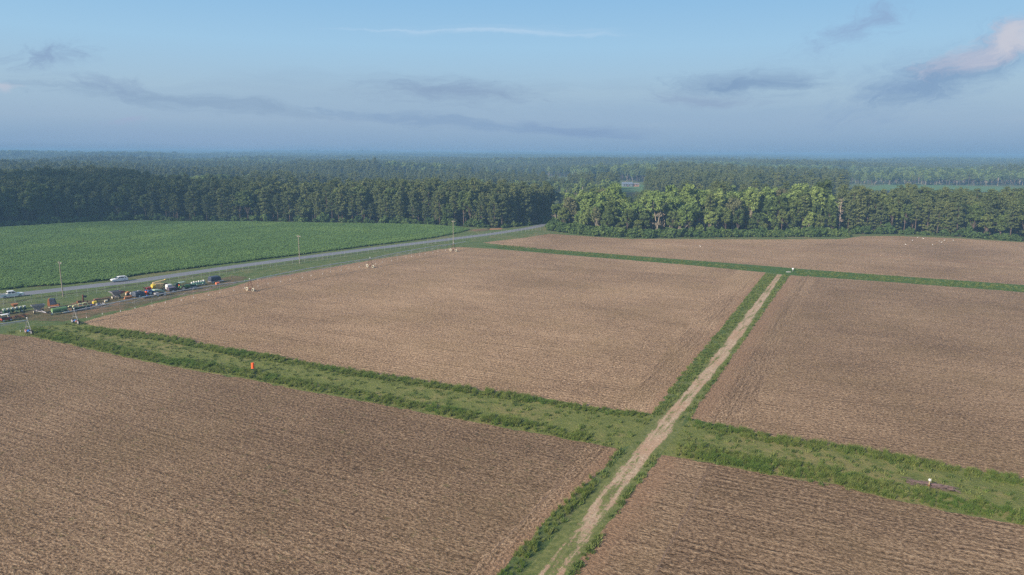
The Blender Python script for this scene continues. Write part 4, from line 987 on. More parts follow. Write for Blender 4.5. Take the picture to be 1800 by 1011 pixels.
# 1 planter with seed boxes
t = mach('planter', 'dark green row planter with pale seed boxes at the left end of the machine row', 'planter', 28, 550.5, .1)
part('toolbar', MB().box((0, 0, .85), (5.6, .22, .22)), DGREEN, t)
part('hitch', MB().tube([(-.2, -.1, .8), (0, -2.2, .5), (.2, -.1, .8)], .07, 6), DGREEN, t)
for i in range(6):
    x = -2.4 + i * .96; u = part('row_unit', MB().box((x, .5, .75), (.42, .9, .7), 0, 0, .08).lathe([(.3, -.05), (.3, .05)], (x, .95, .32), 'X', 12), DGREEN, t)
    part('seed_box', MB().loft([[(x - .22, .3, 1.1), (x + .22, .3, 1.1), (x + .22, .75, 1.1), (x - .22, .75, 1.1)], [(x - .28, .22, 1.5), (x + .28, .22, 1.5), (x + .28, .82, 1.5), (x - .28, .82, 1.5)]]), paint((.55, .58, .52), .5, 0, .25), u)
for s in (-1.5, 1.5): wheel(t, (s, .1, .36), .36, .22)
t = mach('spreader', 'orange cone spreader behind the dark green planter', 'spreader', 27, 544.5)
part('hopper', MB().lathe([(.25, .6), (.85, 1.5), (.9, 1.6), (.8, 1.62)], (0, 0, 0), 'Z', 14), ORANGE, t); frame(t, [((-.6, -.5, .1), (-.3, -.2, .9)), ((.6, -.5, .1), (.3, -.2, .9)), ((0, .6, .1), (0, .3, .9))], .05); part('spinner', MB().lathe([(.4, .45), (.42, .5), (.1, .6)], (0, 0, 0), 'Z', 12), GREYM, t)
# 2 cut-off machine on the frame edge
t = mach('disc_harrow', 'dark disc harrow cut off by the left edge of the photo', 'harrow', 1, 551.5, .2)
frame(t, [((-1.5, -.6, .6), (1.5, -.6, .6)), ((-1.5, .6, .6), (1.5, .6, .6)), ((-1, -.6, .6), (-1, .6, .6)), ((1, -.6, .6), (1, .6, .6)), ((0, 0, .6), (0, 0, 1.5))], .09)
for yy in (-.6, .6):
    m = MB()
    for k in range(9): m.lathe([(.05, -.03), (.3, 0), (.05, .05)], (-1.4 + k * .35, yy, .3), 'X', 12)
    part('disc_gang', m, GREYM, t)
# 3 utility cart
t = mach('utility_cart', 'small red utility cart with a white roof', 'utility cart', 11, 564.5, .1)
part('body', MB().box((0, 0, .62), (2.3, 1.25, .5), 0, 0, .1), RED, t); part('roof', MB().box((-.15, 0, 1.72), (1.6, 1.25, .12), 0, 0, .05), WHITE, t)
part('cargo_box', MB().box((-.75, 0, 1.0), (.8, 1.2, .3)), DARKM, t); part('seat', MB().box((.0, 0, .98), (.5, 1.1, .25), 0, 0, .06), DARKM, t); part('windscreen', MB().box((.66, 0, 1.3), (.04, 1.1, .75)), WHITE, t)
frame(t, [((-.85, s * .55, .8), (-.85, s * .55, 1.7)) for s in (-1, 1)] + [((.6, s * .55, .8), (.55, s * .55, 1.7)) for s in (-1, 1)], .035)
for s in (-1, 1):
    for xx in (-.8, .8): wheel(t, (xx, s * .58, .3), .3, .22, TYRE, WHITE)
# 4 rusty harrow
t = mach('tine_harrow', 'low rusty red tine harrow between utility cart and grey hopper', 'harrow', 36, 558.5, .15)
frame(t, [((-1.6, y_, .55), (1.6, y_, .55)) for y_ in (-.7, 0, .7)] + [((x_, -.7, .55), (x_, .7, .55)) for x_ in (-1.5, 0, 1.5)] + [((0, -.7, .55), (0, -1.9, .4))], .07, RUSTM)
m = MB()
for k in range(9):
    for yy in (-.7, 0, .7): m.tube([(-1.6 + k * .4, yy, .55), (-1.6 + k * .4, yy + .25, .35), (-1.55 + k * .4, yy + .05, .02)], .03, 4)
part('tine', m, MAROON, t, 'row of curved spring tines')
for s in (-1, 1): wheel(t, (s * 1.1, .2, .28), .28, .16, TYRE, WHITE)
# 5 grey hopper cart
def hopper_cart(label, px, py, rz, m1, m2=None, tongue=True):
    t = mach('spreader_cart', label, 'spreader', px, py, rz)
    part('hopper', MB().loft([[(-.45, -.35, .95), (.45, -.35, .95), (.45, .35, .95), (-.45, .35, .95)], [(-1.45, -1.0, 2.1), (1.45, -1.0, 2.1), (1.45, 1.0, 2.1), (-1.45, 1.0, 2.1)], [(-1.5, -1.05, 2.25), (1.5, -1.05, 2.25), (1.5, 1.05, 2.25), (-1.5, 1.05, 2.25)]]), m1, t)
    part('load', MB().box((0, 0, 2.26), (2.75, 1.9, .04)), m2 or DARKM, t)
    frame(t, [((-.9, -.6, .6), (.9, -.6, .6)), ((-.9, .6, .6), (.9, .6, .6)), ((-.8, -.6, .6), (-1.1, -.8, 1.7)), ((.8, -.6, .6), (1.1, -.8, 1.7)), ((0, -.9, .55), (0, .9, .55))], .07, GREYM, 'chassis')
    if tongue: part('drawbar', MB().tube([(.5, -.3, .7), (1.2, -2.6, .35)], .1, 6).tube([(-.5, -.3, .7), (1.2, -2.6, .35)], .06, 6), GREYM, t)
    for s in (-1, 1): wheel(t, (s * .95, .0, .5), .5, .34, TYRE, CREAM, 'X')
    part('spinner', MB().lathe([(.45, .7), (.45, .74), (.1, .9)], (0, .75, 0), 'Z', 12), GREYM, t)
    return t
hopper_cart('grey funnel-shaped spreader cart with a long pale drawbar', 68, 550.5, -.15, GREYM)
# 6 orange machine with dark screen
t = mach('forage_machine', 'tall orange machine with a dark slanted screen behind the light green drill', 'farm machine', 94, 541, -.55)
t.scale = (.82, .82, .86)
part('body', MB().prism([(-1.3, .5), (-1.45, 1.4), (-1.2, 2.9), (-.85, 3.0), (-.7, 1.1), (-.5, .5)], -.85, .85), ORANGE, t)
part('screen', MB().prism([(-.84, 2.98), (.55, 2.88), (.95, 1.15), (-.66, 1.05)], -.87, .8), NAVY, t)
part('deck', MB().prism([(-.5, .55), (-.5, 1.02), (.9, 1.05), (1.6, 1.2), (1.9, .7), (1.4, .5)], -1.0, 1.0), ORANGE, t)
part('tray', MB().box((.6, -1.25, .55), (2.6, .35, .12)), GREYM, t)
for xx in (-.95, 1.2):
    for s in (-1, 1): wheel(t, (xx, s * 1.05, .38), .38, .25, TYRE, CREAM)
# 7 light green drill
t = mach('seed_drill', 'light green drum-topped seed drill in front of the orange machine', 'seed drill', 105, 551.5, .02)
part('drum', MB().lathe([(.1, -1.8), (.52, -1.78), (.56, -1.6), (.56, 1.6), (.52, 1.78), (.1, 1.8)], (0, 0, 1.15), 'X', 16), LGREEN, t)
frame(t, [((-1.8, -.65, .5), (1.8, -.65, .5)), ((-1.8, -.65, .5), (-1.8, 0, 1.1)), ((1.8, -.65, .5), (1.8, 0, 1.1)), ((.9, -.65, .5), (.9, -1.1, .4)), ((.2, -.65, .9), (.9, -.65, .9))], .06, PGREEN)
part('coulter_bar', MB().box((0, .1, .55), (3.4, .4, .3)), DGREEN, t)
for s in (-1, 1): wheel(t, (s * 1.95, -.3, .34), .34, .2, TYRE, WHITE)
# 8 low dark implement with tyres
t = mach('roller', 'low dark roller with small wheels between orange machine and yellow-armed machine', 'roller', 117, 541.5, .1)
frame(t, [((-1.4, 0, .55), (1.5, 0, .55)), ((-1.4, 0, .55), (-1.4, .5, .4)), ((1.5, 0, .55), (1.5, .5, .4)), ((0, 0, .55), (-.1, -1.2, .4))], .08)
part('drum', MB().lathe([(.1, -1.3), (.3, -1.28), (.3, 1.28), (.1, 1.3)], (0, .4, .32), 'X', 12), DARKM, t)
for xx in (-.4, .8): wheel(t, (xx, -.35, .4), .4, .22, TYRE, GREYM)
# 9 yellow-armed machine
t = mach('folding_rake', 'dark green machine with four pale yellow bent arms', 'hay rake', 143, 545.5, .05)
part('chassis', MB().box((0, 0, .75), (4.2, .9, .5), 0, 0, .08).box((.2, .7, .7), (3.4, .3, .3)), DGREEN, t)
for k, (xx, yy, s) in enumerate(((-2.0, 1.1, .85), (-1.35, -.2, 1.0), (.0, -.1, 1.1), (1.4, .3, 1.1))):
    part('arm', MB().tube([(xx - .75 * s, yy, 1.2), (xx - .6 * s, yy, 1.55 * s + .1), (xx + .15 * s, yy, 1.6 * s + .1), (xx + .75 * s, yy - .15, .75)], [.12, .15, .15, .1], 7), PYELL, t)
for k in range(4): part('rake_wheel', MB().lathe([(.08, -.03), (.42, 0), (.08, .04)], (-1.6 + k * 1.05, -.65, .45), 'Y', 14), DARKM, t)
part('guard', MB().tube([(1.0, -.9, .2), (.7, -.9, .7), (1.0, -.9, .95)], .05, 6), WHITE, t)
for s in (-1, 1): wheel(t, (s * 1.7, .5, .38), .38, .25)
# 10 rusty mast machine
t = mach('post_driver', 'dark rusty machine with an upright mast behind the yellow arms', 'post driver', 145, 535, .1)
part('chassis', MB().box((0, 0, .6), (2.6, .9, .35), 0, 0, .05).box((-.9, 0, .95), (.9, .7, .45), 0, 0, .08), RUSTM, t)
part('mast', MB().box((.35, 0, 1.6), (.26, .26, 2.1)), MAROON, t); part('hammer', MB().lathe([(.1, -.3), (.34, -.25), (.34, .25), (.1, .3)], (.95, 0, 2.05), 'Y', 12), DARKM, t)
frame(t, [((.35, 0, 2.3), (.95, 0, 2.1)), ((.35, 0, 1.2), (1.6, -.2, .9)), ((-.3, 0, .9), (.35, 0, 2.0))], .05, RUSTM)
for s in (-1, 1): wheel(t, (-.9, s * .55, .34), .34, .2)
# 11 yellow tank on blue bar
t = mach('tank_toolbar', 'bright yellow tank on a dark blue toolbar', 'sprayer', 168, 538, .0)
part('tank', MB().lathe([(.1, -.55), (.4, -.5), (.45, -.3), (.45, .3), (.4, .5), (.1, .55)], (-.1, 0, 1.0), 'X', 14), YELLOW, t)
part('toolbar', MB().box((0, 0, .5), (2.4, .5, .3), 0, 0, .05), paint((.06, .06, .2), .5), t); part('motor', MB().box((-.2, .55, 1.15), (.6, .4, .5), 0, 0, .06), paint((.2, .13, .22), .6), t)
for s in (-1, 1): wheel(t, (s * .95, .35, .3), .3, .18)
t = mach('stone_pile', 'grey and tan rubble heap right of the yellow tank', 'rubble', 177, 537.5)
m = MB(); rr = random.Random(4)
for k in range(16):
    m.box((rr.uniform(-1, 1), rr.uniform(-.5, .5), .15 + rr.random() * .45), (rr.uniform(.3, .7), rr.uniform(.3, .6), rr.uniform(.25, .5)), rr.random() * 3, rr.uniform(-.4, .4), .08)
part('stone', m, paint((.33, .32, .30), .9, 0, .6), t)
# 12 long low red-black tool bar
t = mach('boom_harrow', 'long low rusty red and black tillage bar behind the yellow tank', 'harrow', 180, 530.5, .05)
part('boom', MB().box((0, 0, .75), (4.6, .3, .22)), RUSTM, t); frame(t, [((-2.2 + k * .55, 0, .75), (-2.2 + k * .55, .35, .1)) for k in range(9)] + [((0, 0, .75), (-.2, -1.4, .45))], .05, DARKM, 'shank')
part('gauge_box', MB().box((-1.6, -.1, 1.0), (1.2, .4, .35), 0, 0, .05), paint((.36, .17, .13), .7), t)
for s in (-1, 1): wheel(t, (s * 1.6, -.3, .3), .3, .18, TYRE, DARKM)
t = mach('water_barrel', 'small cream barrel lying near the long rusty bar', 'barrel', 186.5, 531)
part('barrel', MB().lathe([(.1, -.42), (.29, -.4), (.31, 0), (.29, .4), (.1, .42)], (0, 0, .31), 'X', 14), CREAM, t); part('bung', MB().lathe([(.05, 0), (.05, .06)], (0, 0, .6), 'Z', 8), DARKM, t)
# 14 grey and red spreader
t = hopper_cart('grey hopper spreader with a red cone on its right side', 204, 525, .05, GREYM, None, False)
part('red_cone', MB().lathe([(.62, 0), (.6, .12), (.12, 1.5), (.02, 1.55)], (1.1, -.3, 1.75), 'X', 14), RED, t)
# 15, 16
t = mach('tiller', 'small tiller with orange top and white drum right of the grey and red spreader', 'tiller', 226, 519.5)
part('hood', MB().prism([(-.8, .7), (-.6, 1.05), (0, 1.25), (.6, 1.05), (.8, .7)], -.4, .4), ORANGE, t); part('drum', MB().lathe([(.1, -.4), (.36, -.35), (.36, .35), (.1, .4)], (.5, -.45, .55), 'Y', 12), WHITE, t); part('rotor', MB().lathe([(.1, -.8), (.3, -.75), (.3, .75), (.1, .8)], (0, 0, .32), 'X', 10), DARKM, t); part('counterweight', MB().box((-.75, -.3, .5), (.35, .4, .6), 0, 0, .06), CREAM, t)
t = mach('loader_bucket', 'low orange loader bucket on worn ground', 'bucket', 225, 525.5)
part('bucket', MB().prism([(-.1 - 1.1 * 0, .02), (-.35, .4), (-.3, .75), (.1, .8), (.05, .72), (-.2, .45), (.6, .06)], -1.0, 1.0), paint((.55, .23, .10), .6, 0, .4), t).rotation_euler = (0, 0, PI / 2)
part('lip', MB().box((0, -.6, .06), (2.0, .12, .05)), GREYM, t)
# 17 dark covered baler
t = mach('covered_baler', 'dark grey-blue rounded machine under a cover, left of the blue tractor', 'baler', 244, 522, .02)
TARP = paint((.07, .085, .115), .6, 0, .25)
part('cover', MB().loft([[(x, y * w_, z * h_ + .45) for y, z in ((-1, 0), (-1, .6), (-.75, 1.0), (.75, 1.0), (1, .6), (1, 0))] for x, w_, h_ in ((-1.5, .75, .9), (-1.3, 1.0, 1.25), (.0, 1.05, 1.3), (1.0, 1.0, 1.1), (1.6, .7, .6))]), TARP, t)
frame(t, [((-1.4, -.8, .4), (1.5, -.8, .4)), ((-1.4, .8, .4), (1.5, .8, .4)), ((1.5, 0, .4), (2.6, 0, .4))], .08); part('vent', MB().box((.1, -.2, 1.85), (.7, .5, .2), 0, 0, .05), GREYM, t)
for s in (-1, 1): wheel(t, (-.3, s * 1.0, .42), .42, .28)
# 18 blue tractor, red drum, red machine
def tractor(label, px, py, rz, col, canopy=None, rimc=WHITE, s=1.0):
    t = mach('tractor', label, 'tractor', px, py, rz); t.scale = (s, s, s)
    part('hood', MB().prism([(.2, .85), (.2, 1.5), (1.6, 1.42), (1.75, 1.3), (1.78, .8)], -.36, .36), col, t); part('grille', MB().box((1.8, 0, 1.08), (.06, .6, .5)), DARKM, t)
    part('chassis', MB().box((.3, 0, .7), (2.8, .5, .35), 0, 0, .06), DARKM, t); part('seat', MB().box((-.6, 0, 1.25), (.5, .55, .15), 0, 0, .05).box((-.85, 0, 1.5), (.12, .55, .5), 0, 0, .04), DARKM, t)
    part('exhaust', MB().tube([(1.0, .2, 1.45), (1.0, .2, 2.2)], .045, 6), DARKM, t)
    part('steering_wheel', MB().lathe([(.18, 0), (.2, .03)], (-.05, 0, 1.55), 'Z', 12), DARKM, t)
    for q in (-1, 1):
        part('fender', MB().prism([(-1.35, 1.05), (-1.2, 1.45), (-.7, 1.55), (-.15, 1.4), (-.1, 1.25), (-.7, 1.42), (-1.15, 1.3)], q * .55 - .2, q * .55 + .2), col, t)
        wheel(t, (-.7, q * .85, .72), .72, .42, TYRE, rimc); wheel(t, (1.35, q * .7, .42), .42, .28, TYRE, rimc)
    if canopy is not None:
        frame(t, [((xx, q * .5, 1.3), (xx, q * .5, 2.45)) for xx in (-1.15, .1) for q in (-1, 1)], .04, DARKM, 'canopy_post'); part('canopy', MB().box((-.55, 0, 2.5), (1.7, 1.4, .12), 0, 0, .05), canopy, t)
    else: frame(t, [((-1.1, -.5, 1.2), (-1.1, -.5, 2.3)), ((-1.1, .5, 1.2), (-1.1, .5, 2.3)), ((-1.1, -.5, 2.3), (-1.1, .5, 2.3))], .05, DARKM, 'roll_bar')
    return t
tractor('blue tractor with a roll bar behind the irrigator pipe', 265.5, 518, .1, BLUE, None, paint((.55, .6, .65), .5))
t = mach('steel_drum', 'upright red drum in front of the blue tractor', 'drum', 258, 519.5)
part('barrel', MB().lathe([(.1, 0), (.42, .01), (.42, .4), (.45, .43), (.42, .46), (.42, .85), (.45, .88), (.42, .91), (.42, 1.25), (.1, 1.27)], (0, 0, 0), 'Z', 14), VIVID, t); part('bung', MB().lathe([(.05, 0), (.05, .04)], (.2, 0, 1.27), 'Z', 8), DARKM, t)
t = mach('mower', 'low blue and dark mower on the grass in front of the blue tractor', 'mower', 259, 523.5)
part('deck', MB().box((0, 0, .4), (2.6, 1.1, .28), 0, 0, .08), paint((.02, .10, .14), .5), t); part('gearbox', MB().box((0, 0, .65), (.4, .4, .25), 0, 0, .05), BLUE, t); part('hitch', MB().tube([(-.5, .5, .5), (0, 1.1, .9), (.5, .5, .5)], .05, 6), DARKM, t)
for s in (-1, 1): wheel(t, (s * 1.1, -.6, .2), .2, .14)
t = mach('red_auger', 'red auger box behind the blue tractor', 'auger', 261.5, 513.5)
part('box', MB().loft([[(-.5, -.4, .6), (.5, -.4, .6), (.5, .4, .6), (-.5, .4, .6)], [(-.8, -.6, 1.5), (.8, -.6, 1.5), (.8, .6, 1.5), (-.8, .6, 1.5)]]), RED, t); part('tube', MB().tube([(-.4, 0, .7), (-1.4, .3, 1.7)], .14, 8), MAROON, t); frame(t, [((-.5, -.4, 0), (-.5, -.4, .7)), ((.5, -.4, 0), (.5, -.4, .7)), ((0, .4, 0), (0, .4, .7))], .05)
# 19 yellow and tan machine
t = mach('seed_tender', 'large yellow and tan machine with a sloping conveyor, tallest in the row', 'seed tender', 281, 511, .03)
part('tank', MB().lathe([(.1, -.5), (.6, -.48), (.68, -.2), (.68, .3), (.6, .48), (.1, .5)], (-2.05, -.3, 1.75), 'X', 16), YELLOW, t)
part('bin', MB().loft([[(-1.4, -.6, .8), (.6, -.6, .8), (.6, .6, .8), (-1.4, .6, .8)], [(-1.7, -1.0, 2.35), (1.0, -1.0, 2.2), (1.0, 1.0, 2.2), (-1.7, 1.0, 2.35)]]), TAN, t)
part('conveyor', MB().prism([(-1.7, 2.45), (-1.7, 2.7), (2.0, 3.05), (2.6, 3.0), (2.5, 2.75), (1.6, 2.6)], .2, .75), TAN, t); part('spout', MB().box((2.2, .45, 2.95), (.4, .5, .5), 0, 0, .08), YELLOW, t)
part('chassis', MB().box((-.3, 0, .65), (4.6, .8, .22)), paint((.55, .38, .06), .6), t); part('ladder', MB().tube([(.9, -1.0, .5), (1.1, -.9, 2.2)], .04, 5).tube([(1.3, -1.0, .5), (1.5, -.9, 2.2)], .04, 5), MAROON, t)
part('side_rack', MB().box((1.5, -.2, 1.55), (1.2, 1.3, .14)).box((1.5, -.85, 1.95), (1.2, .06, .5)), RUSTM, t)
for xx in (-1.4, .9):
    for s in (-1, 1): wheel(t, (xx, s * .8, .45), .45, .28)
t = mach('gravity_wagon', 'pale green arched wagon in front of the yellow and tan machine', 'wagon', 281.5, 520, -.05)
part('shell', MB().prism([(-1.9, 1.9), (-1.6, 2.1), (-.4, 2.0), (.7, 1.7), (1.4, 1.1), (1.5, .5), (1.1, .5), (1.0, .95), (.4, 1.35), (-.6, 1.6), (-1.5, 1.6)], -.8, .8), PGREEN, t)
part('bed', MB().box((-.3, 0, .8), (2.4, 1.2, .5), 0, 0, .08), GREYM, t); part('axle', MB().box((0, 0, .45), (.2, 1.7, .2)), DARKM, t)
for xx in (-1.0, 1.0):
    for s in (-1, 1): wheel(t, (xx, s * .85, .4), .4, .25)
# 21 caged tote tank
t = mach('tote_tank', 'white caged liquid tote between the yellow machine and the green tractor', 'tank', 297.5, 511)
part('tank', MB().box((0, 0, 1.2), (1.5, 1.3, 1.5), 0, 0, .12), WHITE, t); part('pallet', MB().box((0, 0, .3), (1.6, 1.4, .22)), DARKM, t)
m = MB()
for k in range(5):
    for s in (-1, 1): m.tube([(-.74 + k * .37, s * .69, .4), (-.74 + k * .37, s * .69, 2.0)], .025, 4)
for z in (.6, 1.05, 1.5, 1.95):
    for s in (-1, 1): m.tube([(-.78, s * .69, z), (.78, s * .69, z)], .025, 4)
part('cage', m, GREYM, t)
t = mach('manure_spreader', 'dark purple-grey box spreader beside the white caged tote', 'spreader', 302, 513.5)
part('box', MB().loft([[(-1.0, -.6, .6), (1.0, -.6, .6), (1.0, .6, .6), (-1.0, .6, .6)], [(-1.2, -.85, 1.5), (1.2, -.85, 1.5), (1.2, .85, 1.5), (-1.2, .85, 1.5)]]), paint((.12, .10, .13), .6), t); part('beater', MB().lathe([(.05, -.7), (.25, -.68), (.25, .68), (.05, .7)], (1.15, 0, 1.0), 'Y', 10), MAROON, t)
for s in (-1, 1): wheel(t, (0, s * .85, .42), .42, .28)
t = mach('engine_pump', 'small red engine pump behind the irrigator pipe', 'pump', 307, 512)
part('engine', MB().box((0, 0, .65), (.8, .6, .5), 0, 0, .08), RED, t); part('skid', MB().box((0, 0, .2), (1.1, .7, .12)), DARKM, t); part('tank', MB().lathe([(.05, -.3), (.16, -.28), (.16, .28), (.05, .3)], (0, 0, 1.0), 'X', 10), WHITE, t)
t = mach('baler', 'dark round baler left of the green tractor', 'baler', 311.5, 508.5)
part('chamber', MB().lathe([(.2, -.75), (.85, -.7), (.9, 0), (.85, .7), (.2, .75)], (0, 0, 1.15), 'Y', 16), paint((.025, .05, .035), .6), t); part('pickup_reel', MB().lathe([(.05, -.7), (.25, -.68), (.25, .68), (.05, .7)], (.9, 0, .4), 'Y', 10), DARKM, t)
for s in (-1, 1): wheel(t, (-.1, s * .85, .42), .42, .25)
# 24 green tractor with canopy and trailing implement
t = tractor('green tractor with a grey-green canopy and an orange triangle', 324, 510.5, 0, GREEN, paint((.26, .34, .30), .5), CREAM, 1.05)
part('triangle', MB().add([(-1.45, -.25, 1.6), (-1.45, .25, 1.6), (-1.45, 0, 2.05), (-1.42, -.25, 1.6), (-1.42, .25, 1.6), (-1.42, 0, 2.05)], [(0, 2, 1), (3, 4, 5), (0, 1, 4, 3), (1, 2, 5, 4), (2, 0, 3, 5)]), VIVID, t)
t = mach('rotary_cutter', 'long dark green rotary cutter right of the green tractor', 'mower', 333.5, 506.5, .02)
part('deck', MB().prism([(-1.6, .45), (-1.5, 1.0), (-.2, 1.25), (1.3, 1.0), (1.9, .5)], -1.0, 1.0), DGREEN, t); part('skid_shoe', MB().box((0, -1.03, .3), (3.3, .06, .5)), GREYM, t); part('drive_shaft', MB().tube([(-1.5, 0, .8), (-2.4, 0, .8)], .07, 6), DARKM, t); part('gearbox', MB().box((.1, 0, 1.3), (.5, .4, .3), 0, 0, .05), DARKM, t)
for s in (-.5, .5): wheel(t, (1.75, s, .3), .3, .2, TYRE, CREAM)
# 25 pale green planter
t = mach('row_planter', 'pale green planter with white seed boxes, right of the green tractor', 'planter', 350, 502, .03)
part('frame', MB().box((0, 0, .7), (4.6, .25, .2)).box((0, -.7, .45), (4.6, .14, .14)).box((-1, -.35, .58), (.14, .8, .14)).box((1, -.35, .58), (.14, .8, .14)), paint((.25, .40, .30), .5, 0, .15), t)
for k in range(6):
    x_ = -2.0 + k * .8; u = part('row_unit', MB().box((x_, .45, .6), (.36, .8, .55), 0, 0, .06), paint((.06, .22, .12), .5), t)
    part('seed_box', MB().loft([[(x_ - .2, .2, .95), (x_ + .2, .2, .95), (x_ + .2, .6, .95), (x_ - .2, .6, .95)], [(x_ - .27, .1, 1.35 + .2 * (k % 2)), (x_ + .27, .1, 1.3), (x_ + .27, .7, 1.3), (x_ - .27, .7, 1.35 + .2 * (k % 2))]]), WHITE, u)
for s in (-1.4, .2, 1.4): wheel(t, (s, -.75, .3), .3, .18)
part('marker_arm', MB().tube([(-2.2, 0, .8), (-2.9, -.2, 1.2), (-2.9, -.6, .3)], .06, 6), WHITE, t)
# 26 black covered wagon
t = mach('covered_wagon', 'black covered wagon with a white drawbar, last in the machine row', 'wagon', 377.5, 497, .0)
part('cover', MB().loft([[(x, y * 1.0, z * h_ + .7) for y, z in ((-1, 0), (-1, .75), (-.8, 1.0), (.8, 1.0), (1, .75), (1, 0))] for x, h_ in ((-1.75, 1.15), (-1.6, 1.4), (1.2, 1.45), (1.55, 1.25), (1.75, .9))]), NAVY, t)
part('bed', MB().box((0, 0, .62), (3.5, 1.95, .14)), GREYM, t); part('drawbar', MB().box((1.6, -1.05, .55), (1.9, .18, .18)).tube([(1.7, 0, .6), (2.7, -.8, .5)], .07, 6), WHITE, t)
for xx in (-1.1, 1.0):
    for s in (-1, 1): wheel(t, (xx, s * .85, .34), .34, .24)
t = mach('fuel_drum', 'orange drum lying on the grass in front of the black covered wagon', 'drum', 382.5, 500.3)
part('barrel', MB().lathe([(.1, -.6), (.38, -.58), (.4, -.2), (.38, 0), (.4, .2), (.38, .58), (.1, .6)], (0, 0, .4), 'X', 14), paint((.72, .22, .12), .5, 0, .15), t); part('bung', MB().lathe([(.05, 0), (.05, .05)], (.61, .15, .5), 'X', 8), DARKM, t)

# ------------------------------------------------------------------ markers, hydrants, heap, birds, farmhouse
x, y = G(445, 655); t = thing('field_marker', 'bright orange barrel upside down on a dark post in the grass waterway', 'field marker', (x, y, 0), .2)
part('post', MB().tube([(0, 0, 0), (0, 0, .95)], .07, 7), NAVY, t); part('barrel', MB().lathe([(.05, 1.95), (.27, 1.93), (.3, 1.6), (.29, 1.45), (.31, 1.4), (.3, .95), (.33, .9), (.2, .9)], (0, 0, 0), 'Z', 16), VIVID, t)
x, y = G(1632.5, 859); t = thing('irrigation_riser', 'yellowish riser pipe with a white meter head beside the dark heap of sticks', 'hydrant', (x, y, 0), .3)
part('pipe', MB().tube([(0, 0, 0), (0, 0, 1.15)], .075, 8).tube([(0, 0, 1.1), (.28, 0, 1.32)], .05, 6), paint((.34, .28, .16), .6), t); part('meter', MB().lathe([(.05, -.12), (.15, -.1), (.17, 0), (.15, .1), (.05, .12)], (-.1, -.1, 1.25), 'Y', 14), WHITE, t); part('valve', MB().box((0, 0, .45), (.24, .24, .24), .2, 0, .05), RUSTM, t)
x, y = G(1640, 857); t = thing('stick_heap', 'dark purple-brown heap of sticks and old pipe around the riser', 'brush heap', (x, y, 0)); rr = random.Random(12)
m = MB(); A, Bq = Vector(G(1597, 849)) - Vector((x, y)), Vector(G(1678, 863)) - Vector((x, y))
for k in range(95):
    c = A.lerp(Bq, rr.random()); an = math.atan2((Bq - A).y, (Bq - A).x) + rr.gauss(0, .35); L = rr.uniform(.5, 1.6); dv = Vector((math.cos(an), math.sin(an))) * L / 2; zz = rr.uniform(.05, .42); c = c + Vector((rr.gauss(0, .1), rr.gauss(0, .35)))
    m.tube([(c.x - dv.x, c.y - dv.y, zz), (c.x, c.y, zz + rr.uniform(0, .12)), (c.x + dv.x, c.y + dv.y, max(.04, zz + rr.uniform(-.3, .15)))], rr.uniform(.03, .07), 5)
part('stick', m, paint((.12, .085, .08), .9, 0, .4), t, 'tangle of dark dead sticks')
part('old_pipe', MB().tube([(A.x * .9, A.y * .9, .3), (0, 0, .42), (Bq.x * .9, Bq.y * .9, .25)], .08, 8), paint((.16, .10, .10), .8), t)
x, y = G(1393.5, 477); t = thing('irrigation_hydrant', 'white round-headed hydrant on the far grass strip beside the track end', 'hydrant', (x, y, 0))
part('pipe', MB().tube([(0, 0, 0), (0, 0, .75)], .09, 8), GREYM, t); part('cap', MB().lathe([(.05, .6), (.3, .68), (.36, .9), (.3, 1.12), (.05, 1.22)], (0, 0, 0), 'Z', 14), WHITE, t); part('outlet', MB().tube([(0, 0, .5), (.35, 0, .5)], .07, 8), GREYM, t)
x, y = G(1386, 478.5); t = thing('valve_slab', 'small pale concrete slab in the grass at the end of the track', 'slab', (x, y, 0)); part('slab', MB().box((0, 0, .09), (1.5, .8, .18), .1, 0, .03), paint((.45, .43, .38), .9), t); part('lid', MB().box((.2, 0, .2), (.5, .5, .05), .1), GREYM, t)
EGRET = paint((.80, .79, .75), .7, 0, 0.0)
for i, (px, py, rz) in enumerate(((1613, 419.0, .3), (1622.5, 420.9, 2.4), (1603.7, 424.4, 1.2), (1651, 426, 4.0), (1655, 427.8, 5.2), (1660, 424, .2), (1675.5, 424.4, 3.4), (1591.5, 431.5, 2.0), (1639, 432, .9), (1230.5, 435, 2.8))):
    x, y = G(px, py); lab = 'lone white egret standing on the far stubble below the pale forked tree' if i == 9 else 'white egret standing in the loose flock on the far stubble at the right'
    t = thing('egret', lab, 'bird', (x, y, .004), rz, 'white egrets on the far stubble'); t.scale = (.85,) * 3
    m = MB(); m.tube([(-.42, 0, .40), (-.28, 0, .46), (-.05, 0, .52), (.12, 0, .60), (.2, 0, .72), (.16, 0, .86), (.2, 0, .97), (.27, 0, 1.0), (.33, 0, .985), (.47, 0, .95)], [.03, .09, .14, .12, .06, .045, .045, .055, .04, .008], 8)
    part('body', m, EGRET, t)
    for s in (-1, 1): part('leg', MB().tube([(-.02, s * .05, .45), (.02, s * .05, .22), (0, s * .05, .0), (.08, s * .05, .01)], .014, 5), DARKM, t)
x, y = G(1107, 328); t = thing('farmhouse', 'low farmhouse with a blue-grey roof in the clearing beyond the leafy wood', 'house', (x, y, 0), .1)
BRK = paint((.34, .20, .15), .9, 0, .2); ROOF = paint((.16, .20, .25), .6, .1, .1)
part('wall', MB().box((-3.5, 0, 1.7), (12, 8, 3.4)), paint((.16, .19, .23), .8), t)
rf = part('roof', MB().prism([(-4.6, 3.3), (0, 5.6), (4.6, 3.3)], -6.6, 6.6), ROOF, t); rf.rotation_euler = (0, 0, PI / 2); rf.location = (-3.5, 0, .05)
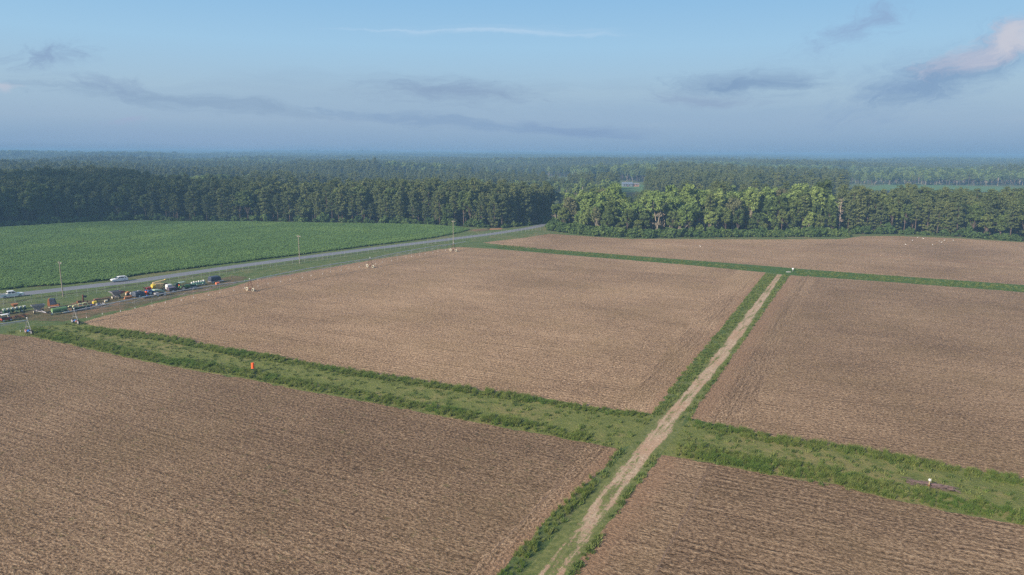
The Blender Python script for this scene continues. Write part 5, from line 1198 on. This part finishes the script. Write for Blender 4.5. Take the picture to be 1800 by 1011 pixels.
part('gable', MB().prism([(-3.9, 3.0), (0, 5.2), (3.9, 3.0)], -.1, .1), paint((.5, .5, .5), .6), t).matrix_local = Matrix.Translation((2.72, 0, .05)) @ Matrix.Rotation(PI / 2, 4, 'Z')
part('chimney', MB().box((-6, .6, 5.6), (.8, .8, 1.6)), BRK, t)
part('wing', MB().box((7, .5, 1.5), (8.6, 6.5, 3.0)), BRK, t); r2 = part('wing_roof', MB().prism([(-3.8, 2.95), (0, 4.4), (3.8, 2.95)], -4.9, 4.9), paint((.20, .19, .20), .6), t); r2.rotation_euler = (0, 0, PI / 2); r2.location = (7.2, .5, .05)
for xx in (-8, -5.5, -1.5, 5.0, 8.5): part('window', MB().box((xx, -4.02 if xx < 3 else -2.77, 1.8), (1.2, .08, 1.2)), GLASS, t)
part('door', MB().box((-3.5, -4.03, 1.1), (1.0, .1, 2.1)), MAROON, t)

# ------------------------------------------------------------------ unseen cloud added towards the sun to shade the left end of the wood
CLM, nt = new_mat('cloud_white'); out = nt.n('ShaderNodeOutputMaterial'); df = nt.n('ShaderNodeBsdfDiffuse'); df.inputs[0].default_value = (0.9, 0.9, 0.9, 1); tr_ = nt.n('ShaderNodeBsdfTransparent'); mx = nt.n('ShaderNodeMixShader'); mx.inputs[0].default_value = 0.12
nt.link(tr_.outputs[0], mx.inputs[1]); nt.link(df.outputs[0], mx.inputs[2]); nt.link(mx.outputs[0], out.inputs[0])
cm = MB(); rr = random.Random(3)
Zc = 620.0; ctr = Vector((-275, 520, 0)) - Vector((-sd.x, -sd.y, 0)) * (Zc / sd.z)
for k in range(30):
    a_, d_ = rr.uniform(0, 2 * PI), math.sqrt(rr.random()); R_ = rr.uniform(24, 46)
    c_ = ctr + Vector((math.cos(a_) * d_ * 95, math.sin(a_) * d_ * 110, Zc + rr.uniform(-8, 30)))
    cm.lathe([(R_ * math.sin(PI * i / 10) + .01, -R_ * .6 * math.cos(PI * i / 10)) for i in range(11)], tuple(c_), 'Z', 18)
tag(link('cloud', cm.mesh('cloud', CLM, True)), 'unseen white cloud added towards the sun to shade the left wood', None, None, 'structure')
